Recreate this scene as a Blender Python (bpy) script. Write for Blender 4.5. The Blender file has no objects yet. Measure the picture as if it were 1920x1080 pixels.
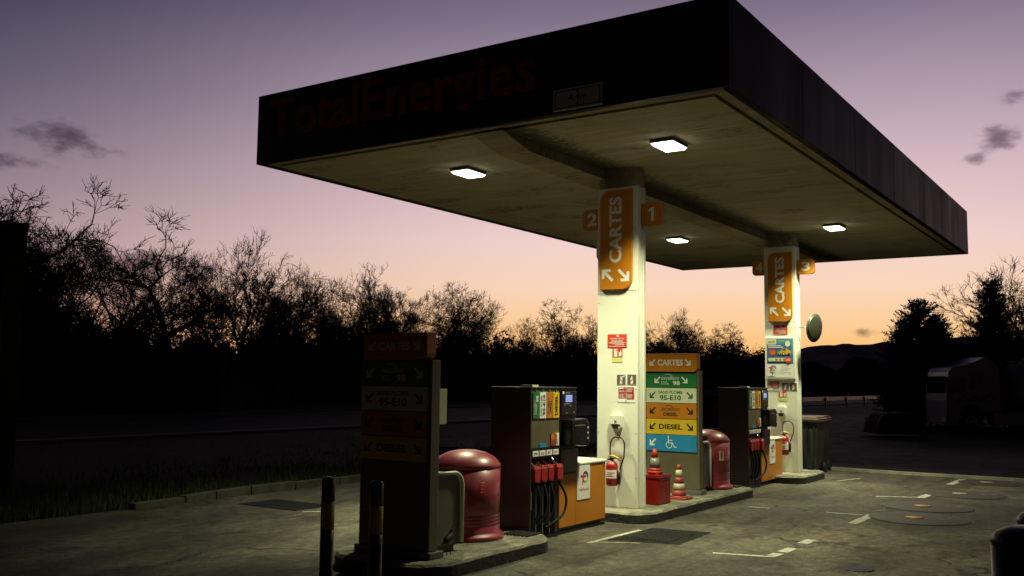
import bpy, bmesh, math, random
import numpy as np
from mathutils import Vector, Matrix
R = math.radians
C = bpy.context.scene.collection
SC = bpy.context.scene

# ---------------------------------------------------------------- camera
YAW, PITCH, ROLL, FPX, EYE = 0.58993, 0.09627, 0.01221, 1811.26, 1.68
cy, sy, cp, sp = math.cos(YAW), math.sin(YAW), math.cos(PITCH), math.sin(PITCH)
fw = Vector((-sy*cp, cy*cp, sp)); rt = Vector((cy, sy, 0)); up = rt.cross(fw)
cr, sr = math.cos(ROLL), math.sin(ROLL)
rt2 = rt*cr + up*sr; up2 = -rt*sr + up*cr
cam = bpy.data.objects.new('camera', bpy.data.cameras.new('camera')); C.objects.link(cam)
m = Matrix.Identity(4)
for i, v in enumerate((rt2, up2, -fw)):
    for j in range(3): m[j][i] = v[j]
m.translation = (0, 0, EYE); cam.matrix_world = m
cam.data.sensor_width = 36; cam.data.lens = 36*FPX/1920
cam.data.clip_start = 0.05; cam.data.clip_end = 9000
SC.camera = cam

def ray(px, py):
    return rt2*((px-960)/FPX) + up2*((540-py)/FPX) + fw
def spot(px, depth):                      # a ground position along a sight line
    d = rt2*((px-960)/FPX) + fw
    k = depth/math.hypot(d.x, d.y)
    return Vector((d.x*k, d.y*k, 0))
def top_z(px, py, depth):
    d = ray(px, py); return EYE + d.z/math.hypot(d.x, d.y)*depth

# ---------------------------------------------------------------- dusk sky
SC.view_settings.view_transform = 'Standard'; SC.view_settings.look = 'None'
SC.view_settings.exposure = 0.0; SC.view_settings.gamma = 1.0
SC.cycles.use_denoising = True
def lin(c):
    return tuple((x/255/12.92 if x/255 <= .04045 else ((x/255+.055)/1.055)**2.4) for x in c) + (1,)

W = bpy.data.worlds.new('World'); SC.world = W; W.use_nodes = True
nt = W.node_tree; nt.nodes.clear()
def nd(tree, t, **kw):
    n = tree.nodes.new(t)
    for k, v in kw.items(): setattr(n, k, v)
    return n
def mth(tree, op, a, b=None, c=None, clamp=False):
    n = tree.nodes.new('ShaderNodeMath'); n.operation = op; n.use_clamp = clamp
    for i, x in enumerate((a, b, c)):
        if x is None: continue
        if isinstance(x, (int, float)): n.inputs[i].default_value = x
        else: tree.links.new(x, n.inputs[i])
    return n.outputs[0]
def mixc(tree, f, a, b, mode='MIX'):
    n = tree.nodes.new('ShaderNodeMix'); n.data_type = 'RGBA'; n.blend_type = mode
    for s, x in ((n.inputs[0], f), (n.inputs[6], a), (n.inputs[7], b)):
        if isinstance(x, (int, float)): s.default_value = x
        elif isinstance(x, tuple): s.default_value = x
        else: tree.links.new(x, s)
    return n.outputs[2]
def ramp(tree, fac, stops, interp='LINEAR'):
    n = tree.nodes.new('ShaderNodeValToRGB'); cr_ = n.color_ramp; cr_.interpolation = interp
    while len(cr_.elements) < len(stops): cr_.elements.new(.5)
    for e, (p, c) in zip(cr_.elements, stops):
        e.position = p; e.color = c
    tree.links.new(fac, n.inputs[0]); return n.outputs[0]
def smooth(tree, x, a, b):
    n = tree.nodes.new('ShaderNodeMapRange'); n.interpolation_type = 'SMOOTHSTEP'
    tree.links.new(x, n.inputs[0]); n.inputs[1].default_value = a; n.inputs[2].default_value = b
    return n.outputs[0]

tc = nd(nt, 'ShaderNodeTexCoord'); sx = nd(nt, 'ShaderNodeSeparateXYZ')
nt.links.new(tc.outputs['Generated'], sx.inputs[0])
X, Y, Z = sx.outputs
el = mth(nt, 'MULTIPLY', mth(nt, 'ARCSINE', Z), 180/math.pi)
az = mth(nt, 'MULTIPLY', mth(nt, 'ARCTAN2', X, Y), 180/math.pi)
AZ0 = -20.5
dh = mth(nt, 'MAXIMUM', mth(nt, 'SQRT', mth(nt, 'ADD', mth(nt, 'MULTIPLY', X, X), mth(nt, 'MULTIPLY', Y, Y))), 1e-4)
cd = mth(nt, 'DIVIDE', mth(nt, 'ADD', mth(nt, 'MULTIPLY', X, math.sin(R(AZ0))), mth(nt, 'MULTIPLY', Y, math.cos(R(AZ0)))), dh)
da = mth(nt, 'MULTIPLY', mth(nt, 'ARCCOSINE', mth(nt, 'MINIMUM', mth(nt, 'MAXIMUM', cd, -1.0), 1.0)), 180/math.pi)
f = mth(nt, 'DIVIDE', el, 45.0, clamp=True)
cen = [(0, (255,172,84)), (1.5, (255,190,110)), (3.2, (254,205,148)), (5.5, (251,214,186)), (8.2, (242,210,204)), (11.5, (221,191,198)), (15.5, (184,162,177)), (21, (128,115,138)), (27, (68,63,85)), (35, (26,25,40)), (45, (14,14,26))]
sid = [(0, (176,110,88)), (2, (190,132,114)), (4, (188,142,136)), (7, (170,142,148)), (10, (140,120,133)), (13, (111,100,118)), (16, (86,80,101)), (20, (60,56,79)), (27, (32,31,48)), (45, (11,11,20))]
rc = ramp(nt, f, [(e/45, lin(c)) for e, c in cen]); rs = ramp(nt, f, [(e/45, lin(c)) for e, c in sid])
t = smooth(nt, da, 8.0, 50.0)
col = mixc(nt, t, rc, rs)
fall = nd(nt, 'ShaderNodeMapRange'); fall.interpolation_type = 'SMOOTHSTEP'
nt.links.new(da, fall.inputs[0]); fall.inputs[1].default_value = 42; fall.inputs[2].default_value = 88
fall.inputs[3].default_value = 1; fall.inputs[4].default_value = .07
# the zenith keeps some light whatever the azimuth
fz = mth(nt, 'MAXIMUM', fall.outputs[0], smooth(nt, el, 35, 80))
# small dark clouds
nz = nd(nt, 'ShaderNodeTexNoise'); nz.inputs['Scale'].default_value = 1; nz.inputs['Detail'].default_value = 7; nz.inputs['Roughness'].default_value = .58
cv = nd(nt, 'ShaderNodeCombineXYZ')
nt.links.new(mth(nt, 'MULTIPLY', az, .55), cv.inputs[0]); nt.links.new(mth(nt, 'MULTIPLY', el, 1.0), cv.inputs[1])
nt.links.new(cv.outputs[0], nz.inputs['Vector'])
mask = None
for px, py, ra, re_, wgt in ((118,258,2.2,.95,1.0), (185,285,1.3,.45,.6), (28,306,1.5,.4,.95), (20,225,1.6,.35,.5), (1868,262,1.25,.75,.85), (1905,180,.9,.45,.7), (1830,298,.9,.4,.65), (1622,625,.72,.27,1.05), (215,492,3.2,.75,.9), (60,480,2.5,.6,.8), (1180,700,3,.4,.0)):
    d = ray(px, py).normalized(); a0 = math.degrees(math.atan2(d.x, d.y)); e0 = math.degrees(math.asin(d.z))
    u = mth(nt, 'MULTIPLY', mth(nt, 'SUBTRACT', az, a0), 1/ra); v = mth(nt, 'MULTIPLY', mth(nt, 'SUBTRACT', el, e0), 1/re_)
    g = mth(nt, 'MULTIPLY', mth(nt, 'EXPONENT', mth(nt, 'MULTIPLY', mth(nt, 'ADD', mth(nt, 'MULTIPLY', u, u), mth(nt, 'MULTIPLY', v, v)), -1)), wgt)
    mask = g if mask is None else mth(nt, 'MAXIMUM', mask, g)
dens = smooth(nt, mth(nt, 'ADD', mth(nt, 'MULTIPLY', mask, .55), mth(nt, 'MULTIPLY', mth(nt, 'SUBTRACT', nz.outputs[0], .5), 1.7)), .08, .72)
dens = mth(nt, 'MULTIPLY', dens, smooth(nt, mask, .03, .35))
cl = mixc(nt, 1.0, col, lin((125,115,134)), 'MULTIPLY')
col = mixc(nt, mth(nt, 'MULTIPLY', dens, .82), col, cl)
sc_ = nd(nt, 'ShaderNodeVectorMath', operation='SCALE'); nt.links.new(col, sc_.inputs[0]); nt.links.new(fz, sc_.inputs[3])
bg = nd(nt, 'ShaderNodeBackground'); nt.links.new(sc_.outputs[0], bg.inputs[0]); bg.inputs[1].default_value = 1.0
wo = nd(nt, 'ShaderNodeOutputWorld'); nt.links.new(bg.outputs[0], wo.inputs[0])
# the sun has set: the four canopy lamps (in their builder) are the only other lights

# ---------------------------------------------------------------- materials
MATS = {}
def mat(name, col, rough=.5, metal=0., var=.12, vs=4., bump=0., bs=60., emit=None, es=1., coat=0., spec=.5, vscale3=(1,1,1), dirt=0., dcol=(.03,.028,.022)):
    if name in MATS: return MATS[name]
    M = bpy.data.materials.new(name); M.use_nodes = True; T = M.node_tree
    b = T.nodes['Principled BSDF']; MATS[name] = M
    b.inputs['Roughness'].default_value = rough; b.inputs['Metallic'].default_value = metal
    b.inputs['Coat Weight'].default_value = coat; b.inputs['Specular IOR Level'].default_value = spec
    tcn = T.nodes.new('ShaderNodeTexCoord'); mp = T.nodes.new('ShaderNodeMapping'); mp.inputs[3].default_value = vscale3
    T.links.new(tcn.outputs['Object'], mp.inputs[0])
    n = T.nodes.new('ShaderNodeTexNoise'); n.inputs['Scale'].default_value = vs; n.inputs['Detail'].default_value = 5
    T.links.new(mp.outputs[0], n.inputs['Vector'])
    a = tuple(max(0, c*(1-var*1.6)) for c in col)+(1,); d = tuple(min(1, c*(1+var*1.2)) for c in col)+(1,)
    o = ramp(T, n.outputs[0], [(.3, a), (.7, d)])
    if dirt:
        n2 = T.nodes.new('ShaderNodeTexNoise'); n2.inputs['Scale'].default_value = vs*2.3; n2.inputs['Detail'].default_value = 8; n2.inputs['Roughness'].default_value = .7
        T.links.new(mp.outputs[0], n2.inputs['Vector'])
        o = mixc(T, mth(T, 'MULTIPLY', smooth(T, n2.outputs[0], .5, .72), dirt), o, dcol+(1,))
    T.links.new(o, b.inputs['Base Color'])
    r = T.nodes.new('ShaderNodeMapRange'); T.links.new(n.outputs[0], r.inputs[0])
    r.inputs[1].default_value = .3; r.inputs[2].default_value = .7; r.inputs[3].default_value = max(.03, rough-.08); r.inputs[4].default_value = min(1, rough+.08)
    T.links.new(r.outputs[0], b.inputs['Roughness'])
    if bump:
        n3 = T.nodes.new('ShaderNodeTexNoise'); n3.inputs['Scale'].default_value = bs; n3.inputs['Detail'].default_value = 4
        T.links.new(mp.outputs[0], n3.inputs['Vector'])
        bp = T.nodes.new('ShaderNodeBump'); bp.inputs['Strength'].default_value = bump; bp.inputs['Distance'].default_value = .02
        T.links.new(n3.outputs[0], bp.inputs['Height']); T.links.new(bp.outputs[0], b.inputs['Normal'])
    if emit:
        b.inputs['Emission Color'].default_value = emit+(1,); b.inputs['Emission Strength'].default_value = es
    return M

def asphalt(name, base, stain, spec=.35, ga=1.0):
    M = bpy.data.materials.new(name); M.use_nodes = True; T = M.node_tree; b = T.nodes['Principled BSDF']; MATS[name] = M
    g = T.nodes.new('ShaderNodeNewGeometry')
    def noise(s, det=6, rgh=.6, sc=(1,1,1), dist=0):
        mp = T.nodes.new('ShaderNodeMapping'); mp.inputs[3].default_value = sc; T.links.new(g.outputs['Position'], mp.inputs[0])
        n = T.nodes.new('ShaderNodeTexNoise'); n.inputs['Scale'].default_value = s; n.inputs['Detail'].default_value = det
        n.inputs['Roughness'].default_value = rgh; n.inputs['Distortion'].default_value = dist
        T.links.new(mp.outputs[0], n.inputs['Vector']); return n.outputs[0]
    big = noise(.55, 6, .6, (1,.55,1), .6); mid = noise(2.3, 7, .68, (1,.6,1), .5); fine = noise(55, 3, .7); grit = noise(140, 2, .6)
    lo = tuple(c*.42 for c in base)+(1,); hi = tuple(c*1.75 for c in base)+(1,)
    o = ramp(T, big, [(.36, lo), (.5, tuple(base)+(1,)), (.63, hi)])
    o = mixc(T, mth(T, 'MULTIPLY', smooth(T, mid, .52, .64), .75), o, stain+(1,))
    o = mixc(T, mth(T, 'MULTIPLY', smooth(T, mid, .46, .3), .4), o, tuple(c*1.7 for c in base)+(1,))
    k = ramp(T, fine, [(.3, (.55,.55,.55,1)), (.72, (1.45,1.45,1.45,1))])
    o = mixc(T, 1.0, o, k, 'MULTIPLY')
    k2 = ramp(T, grit, [(.42, (.8,.8,.8,1)), (.66, (1.0,1.0,1.0,1)), (.75, (1.9,1.85,1.7,1))])
    o = mixc(T, ga, o, k2, 'MULTIPLY')
    tyre = noise(1, 5, .6, (3.2,.22,1), .4); o = mixc(T, mth(T, 'MULTIPLY', smooth(T, tyre, .55, .68), .5*ga), o, stain+(1,))
    drip = noise(7.5, 3, .5); o = mixc(T, mth(T, 'MULTIPLY', smooth(T, drip, .67, .74), .75*ga), o, (.012,.010,.009,1))
    gr2 = noise(11, 6, .75, (1,.7,1)); k3 = ramp(T, gr2, [(.32, (.45,.45,.45,1)), (.5, (1,1,1,1)), (.68, (1.65,1.6,1.5,1))]); o = mixc(T, ga, o, k3, 'MULTIPLY')
    v = T.nodes.new('ShaderNodeTexVoronoi'); v.feature = 'DISTANCE_TO_EDGE'; v.inputs['Scale'].default_value = .33
    wv = T.nodes.new('ShaderNodeVectorMath'); wv.operation = 'ADD'
    nn = T.nodes.new('ShaderNodeTexNoise'); nn.inputs['Scale'].default_value = 1.6; nn.inputs['Detail'].default_value = 6
    T.links.new(g.outputs['Position'], nn.inputs['Vector']); T.links.new(g.outputs['Position'], wv.inputs[0]); T.links.new(nn.outputs['Color'], wv.inputs[1])
    T.links.new(wv.outputs[0], v.inputs['Vector'])
    crack = mth(T, 'MULTIPLY', smooth(T, v.outputs['Distance'], .009, .003), smooth(T, big, .46, .56))
    o = mixc(T, mth(T, 'MULTIPLY', crack, .75), o, (.008,.008,.007,1))
    T.links.new(o, b.inputs['Base Color'])
    rr = T.nodes.new('ShaderNodeMapRange'); T.links.new(mid, rr.inputs[0]); rr.inputs[1].default_value = .3; rr.inputs[2].default_value = .7
    rr.inputs[3].default_value = .95; rr.inputs[4].default_value = .62; T.links.new(rr.outputs[0], b.inputs['Roughness'])
    b.inputs['Specular IOR Level'].default_value = spec
    bp = T.nodes.new('ShaderNodeBump'); bp.inputs['Strength'].default_value = .55; bp.inputs['Distance'].default_value = .012
    h = mth(T, 'ADD', mth(T, 'ADD', fine, mth(T, 'MULTIPLY', gr2, 2.)), mth(T, 'MULTIPLY', grit, .6)); h = mth(T, 'SUBTRACT', h, mth(T, 'MULTIPLY', crack, 1.5))
    T.links.new(h, bp.inputs['Height']); T.links.new(bp.outputs[0], b.inputs['Normal'])
    return M

def soffit_mat(name, base, grime, amt, mould_shade=0.):
    M = bpy.data.materials.new(name); M.use_nodes = True; T = M.node_tree; b = T.nodes['Principled BSDF']; MATS[name] = M
    g = T.nodes.new('ShaderNodeNewGeometry')
    def noise(s, sc, det=6, rgh=.6):
        mp = T.nodes.new('ShaderNodeMapping'); mp.inputs[3].default_value = sc; T.links.new(g.outputs['Position'], mp.inputs[0])
        n = T.nodes.new('ShaderNodeTexNoise'); n.inputs['Scale'].default_value = s; n.inputs['Detail'].default_value = det
        n.inputs['Roughness'].default_value = rgh; T.links.new(mp.outputs[0], n.inputs['Vector']); return n.outputs[0]
    st = noise(1, (.8, 9, 1)); st2 = noise(1, (.35, 26, 1), 4, .7); blot = noise(1.1, (1,1.6,1), 7, .66); fine = noise(9, (1,2,1), 6, .7)
    o = ramp(T, st, [(.28, tuple(c*.82 for c in base)+(1,)), (.70, tuple(c*1.12 for c in base)+(1,))])
    o = mixc(T, mth(T, 'MULTIPLY', smooth(T, st2, .52, .74), .28), o, tuple(c*.5 for c in base)+(1,))
    o = mixc(T, mth(T, 'MULTIPLY', mth(T, 'MULTIPLY', smooth(T, blot, .48, .68), smooth(T, fine, .4, .62)), amt), o, grime+(1,))
    sp_ = T.nodes.new('ShaderNodeSeparateXYZ'); T.links.new(g.outputs['Position'], sp_.inputs[0])   # mouldy strip on the soffit; on the beam, shade painted into its side face
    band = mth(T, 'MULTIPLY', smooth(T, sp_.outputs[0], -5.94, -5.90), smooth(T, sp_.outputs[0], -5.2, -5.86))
    o = mixc(T, mth(T, 'MULTIPLY', smooth(T, mth(T, 'ADD', mth(T, 'MULTIPLY', fine, 1.0), mth(T, 'MULTIPLY', band, .32)), .58, .74), mth(T, 'MULTIPLY', band, mould_shade)), o, (.018,.018,.008,1))
    T.links.new(o, b.inputs['Base Color']); b.inputs['Roughness'].default_value = .85
    bp = T.nodes.new('ShaderNodeBump'); bp.inputs['Strength'].default_value = .5; bp.inputs['Distance'].default_value = .02
    wv = T.nodes.new('ShaderNodeTexWave'); wv.wave_type = 'BANDS'; wv.bands_direction = 'Y'; wv.inputs['Scale'].default_value = 1.3; wv.inputs['Distortion'].default_value = .4
    T.links.new(g.outputs['Position'], wv.inputs['Vector'])
    T.links.new(mth(T, 'ADD', st, mth(T, 'MULTIPLY', smooth(T, wv.outputs['Fac'], .0, .12), .35)), bp.inputs['Height']); T.links.new(bp.outputs[0], b.inputs['Normal'])
    return M

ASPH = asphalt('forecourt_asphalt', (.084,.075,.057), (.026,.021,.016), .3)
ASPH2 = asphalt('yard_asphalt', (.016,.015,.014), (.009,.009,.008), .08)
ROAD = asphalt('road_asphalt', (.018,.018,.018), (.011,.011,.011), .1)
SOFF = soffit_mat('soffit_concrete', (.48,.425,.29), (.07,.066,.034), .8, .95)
BEAM = soffit_mat('beam_concrete', (.38,.31,.21), (.07,.055,.035), .7, .42)  # last value paints shade into the beam's right side face
KERB = mat('kerb_concrete', (.20,.185,.14), .85, var=.35, vs=6, bump=.6, bs=40, dirt=.75)
DCONC = mat('dark_road_concrete', (.07,.07,.075), .85, var=.2)
TRING = mat('worn_ring_paint', (.12,.11,.09), .8, var=.3, vs=9, dirt=1., dcol=(.05,.045,.035))
VKERB = mat('verge_kerb_concrete', (.06,.056,.042), .9, var=.3, vs=5, bump=.6, bs=30, dirt=.7)
KERBF = mat('kerb_dark_paint', (.022,.023,.022), .6, var=.4, vs=7, bump=.4, bs=30, dirt=.45, dcol=(.13,.13,.11))
WHITE = mat('white_cladding', (.74,.74,.64), .42, var=.035, vs=1.3, dirt=.10, dcol=(.42,.4,.3))
WHITE2 = mat('white_plastic', (.7,.7,.62), .4, var=.05)
PLWHITE = mat('sign_white', (.78,.78,.74), .4, var=.02)
LETW = mat('lettering_white', (.72,.72,.68), .45, var=.03)
BLACK = mat('black_plastic', (.012,.012,.013), .35, var=.2)
BLKP = mat('black_paint', (.008,.008,.010), .3, var=.2)
INK = mat('black_ink', (.010,.010,.010), .5, var=.1)
FASC = mat('fascia_panel', (.009,.009,.014), .28, var=.2, vs=1.2, dirt=.3, dcol=(.03,.026,.03), spec=.6, vscale3=(1,6,.4))
FASC2 = mat('fascia_side_panel', (.010,.008,.013), .4, var=.12, vs=1.0, dirt=.25, dcol=(.016,.012,.017), spec=.012, vscale3=(1,1.6,.3))
FRED = mat('fascia_red_letter', (.38,.016,.020), .5)
ORANGE = mat('orange_panel', (.48,.17,.008), .42, var=.07, vs=2.5)
ORSIGN = mat('orange_sign', (.5,.175,.008), .4, var=.04)
YEL = mat('yellow_panel', (.62,.42,.02), .4, var=.04)
GREEN = mat('green_panel', (.012,.17,.045), .4, var=.06)
DKGRN = mat('green_ink', (.02,.09,.035), .5)
PALE = mat('pale_green_panel', (.62,.68,.47), .4, var=.03)
BLUE = mat('blue_panel', (.02,.23,.48), .4, var=.05)
OLIVE = mat('olive_casing', (.115,.102,.06), .45, var=.08, vs=3, dirt=.2)
BROWN = mat('dark_brown_casing', (.026,.021,.018), .42, var=.12, vs=2, dirt=.2)
RED = mat('red_enamel', (.36,.02,.024), .36, var=.08, vs=3, coat=.25, dirt=.15)
BINRED = mat('bin_red', (.27,.034,.05), .36, var=.16, vs=4, coat=.25, dirt=.4, dcol=(.12,.03,.035))
REDP = mat('red_plastic', (.25,.007,.006), .4, var=.08)
CONEO = mat('cone_red', (.42,.03,.014), .5, var=.12, dirt=.3)
CONER = mat('cone_faded_red', (.32,.05,.035), .5, var=.15, dirt=.3)
REFL = mat('cone_band', (.2,.2,.18), .35, var=.1, dirt=.3)
REFD = mat('cone_band_dirty', (.5,.45,.32), .5, var=.2, vs=9, dirt=.5, dcol=(.2,.16,.1))
STEEL = mat('steel', (.5,.5,.5), .3, 1., var=.1)
GALV = mat('galvanised_steel', (.4,.41,.43), .45, .9, var=.15)
GREY = mat('grey_paint', (.11,.11,.11), .5)
REDSIGN = mat('red_sign', (.62,.045,.02), .4, var=.05)
DKRED = mat('dark_red_sign', (.4,.02,.03), .4, var=.05)
YGRN = mat('luminous_yellow_strip', (.62,.66,.22), .45)
PAINTW = mat('road_paint', (.42,.42,.36), .7, var=.25, vs=11, dirt=.95, dcol=(.09,.088,.07), bump=.3)
PAINTOLD = mat('worn_road_paint', (.3,.3,.25), .8, var=.25, vs=14, dirt=.95, dcol=(.09,.088,.07), bump=.3)
DISC = mat('tank_cover_brown', (.032,.021,.021), .7, var=.3, vs=3, dirt=.3)
YMARK = mat('yellow_cap', (.45,.27,.06), .6, var=.15, dirt=.3)
IRON = mat('cast_iron', (.02,.02,.02), .55, .3, var=.2, bump=.4)
BARK = mat('bark', (.014,.012,.011), .95, var=.25, spec=.1)
LEAF = mat('dark_foliage', (.010,.013,.008), .95, var=.3, spec=.05)
GRASSM = mat('grass_blade', (.05,.07,.022), .8, var=.3, vs=1.5, spec=.1)
SOIL = mat('verge_soil', (.018,.022,.012), .95, var=.35, vs=.7, spec=.1)
HILLM = mat('hazy_hill_woods', (.22,.19,.25), 1., var=.3, vs=.004, spec=0)  # purple grey of distant haze put into the hill colour
WALLD = mat('dark_render_wall', (.02,.019,.018), .9, var=.2, vs=.6)
TRUCK = mat('truck_white_paint', (.33,.33,.38), .35, var=.05, coat=.2)
TRUCKD = mat('truck_graphic', (.05,.04,.07), .35)
GLASSD = mat('dark_glass', (.006,.006,.008), .06, var=.1, spec=.8)
RUBBER = mat('rubber', (.010,.010,.010), .8)
BLUEINK = mat('blue_ink', (.015,.05,.32), .45)
LIME = mat('lime_ink', (.35,.62,.05), .45)
TEAL = mat('poster_teal', (.10,.27,.33), .4, var=.15, vs=3)
PBLUE = mat('poster_blue', (.035,.15,.33), .4, var=.1, vs=3)
PGREY = mat('poster_text_grey', (.35,.35,.33), .5)
CARY = mat('poster_car_yellow', (.6,.36,.05), .4)
MIRB = mat('mirror_back', (.06,.066,.045), .45, var=.1)
MIRG = mat('mirror_glass', (.032,.036,.022), .4, 0., var=.05)
BING = mat('bin_grey_green', (.02,.024,.021), .5, var=.1, dirt=.3)
CARD = mat('brown_cardboard', (.2,.14,.10), .8, var=.2)
CONC = mat('pale_concrete', (.3,.28,.23), .85, var=.2, bump=.3, dirt=.4)
BIRD = mat('bird_black_feather', (.006,.006,.006), .6)
BIRDL = mat('bird_leg_brown', (.05,.02,.015), .6)
SCREEN = mat('lit_blue_screen', (.02,.02,.03), .3, emit=(.35,.5,.9), es=.75)
LAMPON = mat('lamp_lens_lit', (.8,.8,.8), .4, emit=(.97,1.0,.80), es=6.)
BOARDD = mat('dim_blue_board', (.035,.04,.065), .4)

# ---------------------------------------------------------------- mesh helpers
_txt = {}
def text_mesh(s, bold, shear):
    k = (s, bold, shear)
    if k in _txt: return _txt[k]
    cu = bpy.data.curves.new('t', 'FONT'); cu.body = s; cu.offset = bold; cu.shear = shear; cu.resolution_u = 3
    cu.align_x = 'LEFT'; ob = bpy.data.objects.new('t', cu); C.objects.link(ob)
    dg = bpy.context.evaluated_depsgraph_get(); me = ob.evaluated_get(dg).to_mesh()
    vs = np.array([v.co[:2] for v in me.vertices]); fs = [tuple(p.vertices) for p in me.polygons]
    ob.evaluated_get(dg).to_mesh_clear(); bpy.data.objects.remove(ob); bpy.data.curves.remove(cu)
    vs = (vs-vs.min(0))/(vs.max(0)-vs.min(0)); _txt[k] = (vs, fs); return _txt[k]

FACE_FRONT = ((1,0,0), (0,0,1), (0,-1,0))     # a surface that looks towards -Y
FACE_RIGHT = ((0,1,0), (0,0,1), (1,0,0))      # a surface that looks towards +X
FLAT = ((1,0,0), (0,1,0), (0,0,1))
class MB:
    def __init__(s, O=(0,0,0), F=FLAT):
        s.v = []; s.f = []; s.mi = []; s.sm = []; s.mats = []; s.O = Vector(O); s.F = [Vector(a) for a in F]; s.lift = 0
    def frame(s, O, F=FLAT):
        s.O = Vector(O); s.F = [Vector(a) for a in F]; s.lift = 0; return s
    def W(s, p): return s.O + s.F[0]*p[0] + s.F[1]*p[1] + s.F[2]*p[2]
    def m(s, mt):
        if mt not in s.mats: s.mats.append(mt)
        return s.mats.index(mt)
    def add(s, vs, fs, mt, sm=False):
        n = len(s.v); s.v += [s.W(p) for p in vs]; k = s.m(mt)
        for f in fs: s.f.append(tuple(i+n for i in f)); s.mi.append(k); s.sm.append(sm)
        return s
    def box(s, a, b, mt, bev=0.):
        a, b = [min(x, y) for x, y in zip(a, b)], [max(x, y) for x, y in zip(a, b)]
        if bev:
            bm = bmesh.new(); bmesh.ops.create_cube(bm, size=1)
            for v in bm.verts:
                for i in range(3): v.co[i] = (a[i]+b[i])/2 + v.co[i]*(b[i]-a[i])
            bmesh.ops.bevel(bm, geom=bm.edges[:], offset=bev, segments=2, profile=.6, affect='EDGES')
            bm.verts.index_update()
            s.add([tuple(v.co) for v in bm.verts], [tuple(v.index for v in f.verts) for f in bm.faces], mt); bm.free(); return s
        x0,y0,z0 = a; x1,y1,z1 = b
        return s.add([(x0,y0,z0),(x1,y0,z0),(x1,y1,z0),(x0,y1,z0),(x0,y0,z1),(x1,y0,z1),(x1,y1,z1),(x0,y1,z1)],
              [(0,3,2,1),(4,5,6,7),(0,1,5,4),(1,2,6,5),(2,3,7,6),(3,0,4,7)], mt)
    def prism(s, pts, n0, n1, mt, bev=0.):
        k = len(pts)
        if bev:
            bm = bmesh.new(); a = [bm.verts.new((p[0],p[1],n0)) for p in pts]; b = [bm.verts.new((p[0],p[1],n1)) for p in pts]
            bm.faces.new(a[::-1]); top = bm.faces.new(b)
            for i in range(k): bm.faces.new((a[i], a[(i+1)%k], b[(i+1)%k], b[i]))
            bmesh.ops.bevel(bm, geom=list(top.edges), offset=bev, segments=2, profile=.6, affect='EDGES')
            bm.verts.index_update()
            s.add([tuple(v.co) for v in bm.verts], [tuple(v.index for v in f.verts) for f in bm.faces], mt); bm.free(); return s
        s.add([(p[0],p[1],n0) for p in pts]+[(p[0],p[1],n1) for p in pts],
              [tuple(range(k))[::-1], tuple(range(k,2*k))]+[(i,(i+1)%k,(i+1)%k+k,i+k) for i in range(k)], mt)
        return s
    def dec(s, pts, n, mt):                       # a thin printed shape on a surface
        s.lift += .0003
        return s.add([(p[0],p[1],n+s.lift) for p in pts], [tuple(range(len(pts)))], mt)
    def rect(s, u0, v0, u1, v1, n, mt): return s.dec([(u0,v0),(u1,v0),(u1,v1),(u0,v1)], n, mt)
    def disc(s, u, v, r, n, mt, k=20, ry=None):
        ry = ry or r
        return s.dec([(u+r*math.cos(2*math.pi*i/k), v+ry*math.sin(2*math.pi*i/k)) for i in range(k)], n, mt)
    def ring(s, u, v, r0, r1, a0, a1, n, mt, k=18):
        A = [R(a0+(a1-a0)*i/k) for i in range(k+1)]
        return s.dec([(u+r1*math.cos(a), v+r1*math.sin(a)) for a in A]+[(u+r0*math.cos(a), v+r0*math.sin(a)) for a in A[::-1]], n, mt)
    def stroke(s, pts, w, n, mt):
        for a, b in zip(pts, pts[1:]):
            dx, dy = b[0]-a[0], b[1]-a[1]; l = math.hypot(dx, dy); x, y = -dy/l*w/2, dx/l*w/2
            ex, ey = dx/l*w*.4, dy/l*w*.4
            s.dec([(a[0]-x-ex,a[1]-y-ey),(b[0]-x+ex,b[1]-y+ey),(b[0]+x+ex,b[1]+y+ey),(a[0]+x-ex,a[1]+y-ey)][::1], n, mt)
        return s
    def text(s, t, u0, v0, u1, v1, n, mt, bold=.012, shear=0., rot=0, depth=0.):
        vs, fs = text_mesh(t, bold, shear); s.lift += .0003
        def q(p):
            a, b = p
            if rot == 90: a, b = 1-b, a           # reads upwards
            return (u0+(u1-u0)*a, v0+(v1-v0)*b)
        P = [q(p) for p in vs]
        s.add([(a,b,n+s.lift+depth) for a, b in P], fs, mt)
        if depth:
            cnt = {}
            for f in fs:
                for i in range(len(f)):
                    e = (f[i], f[(i+1)%len(f)]); k = tuple(sorted(e)); cnt.setdefault(k, []).append(e)
            ed = [v[0] for v in cnt.values() if len(v) == 1]; N = len(P)
            s.add([(a,b,n+s.lift+depth) for a, b in P]+[(a,b,n) for a, b in P], [(e[0],e[0]+N,e[1]+N,e[1]) for e in ed], mt)
        return s
    def tube(s, pts, r, mt, k=8, cap=True, flat=1.):
        pts = [Vector(p) for p in pts]; n = len(pts); rs = r if isinstance(r, (list, tuple)) else [r]*n
        vs = []; prev = None
        for i, p in enumerate(pts):
            d = (pts[min(i+1,n-1)]-pts[max(i-1,0)]).normalized()
            if prev is None: a = d.cross(Vector((0,0,1)) if abs(d.z) < .9 else Vector((1,0,0))).normalized()
            else: a = (prev - d*prev.dot(d)).normalized()
            prev = a; b = d.cross(a)
            for j in range(k):
                t_ = 2*math.pi*j/k; vs.append(tuple(p + (a*math.cos(t_)+b*math.sin(t_)*flat)*rs[i]))
        fs = [(i*k+j, i*k+(j+1)%k, (i+1)*k+(j+1)%k, (i+1)*k+j) for i in range(n-1) for j in range(k)]
        if cap: fs += [tuple(range(k))[::-1], tuple(range((n-1)*k, n*k))]
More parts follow.
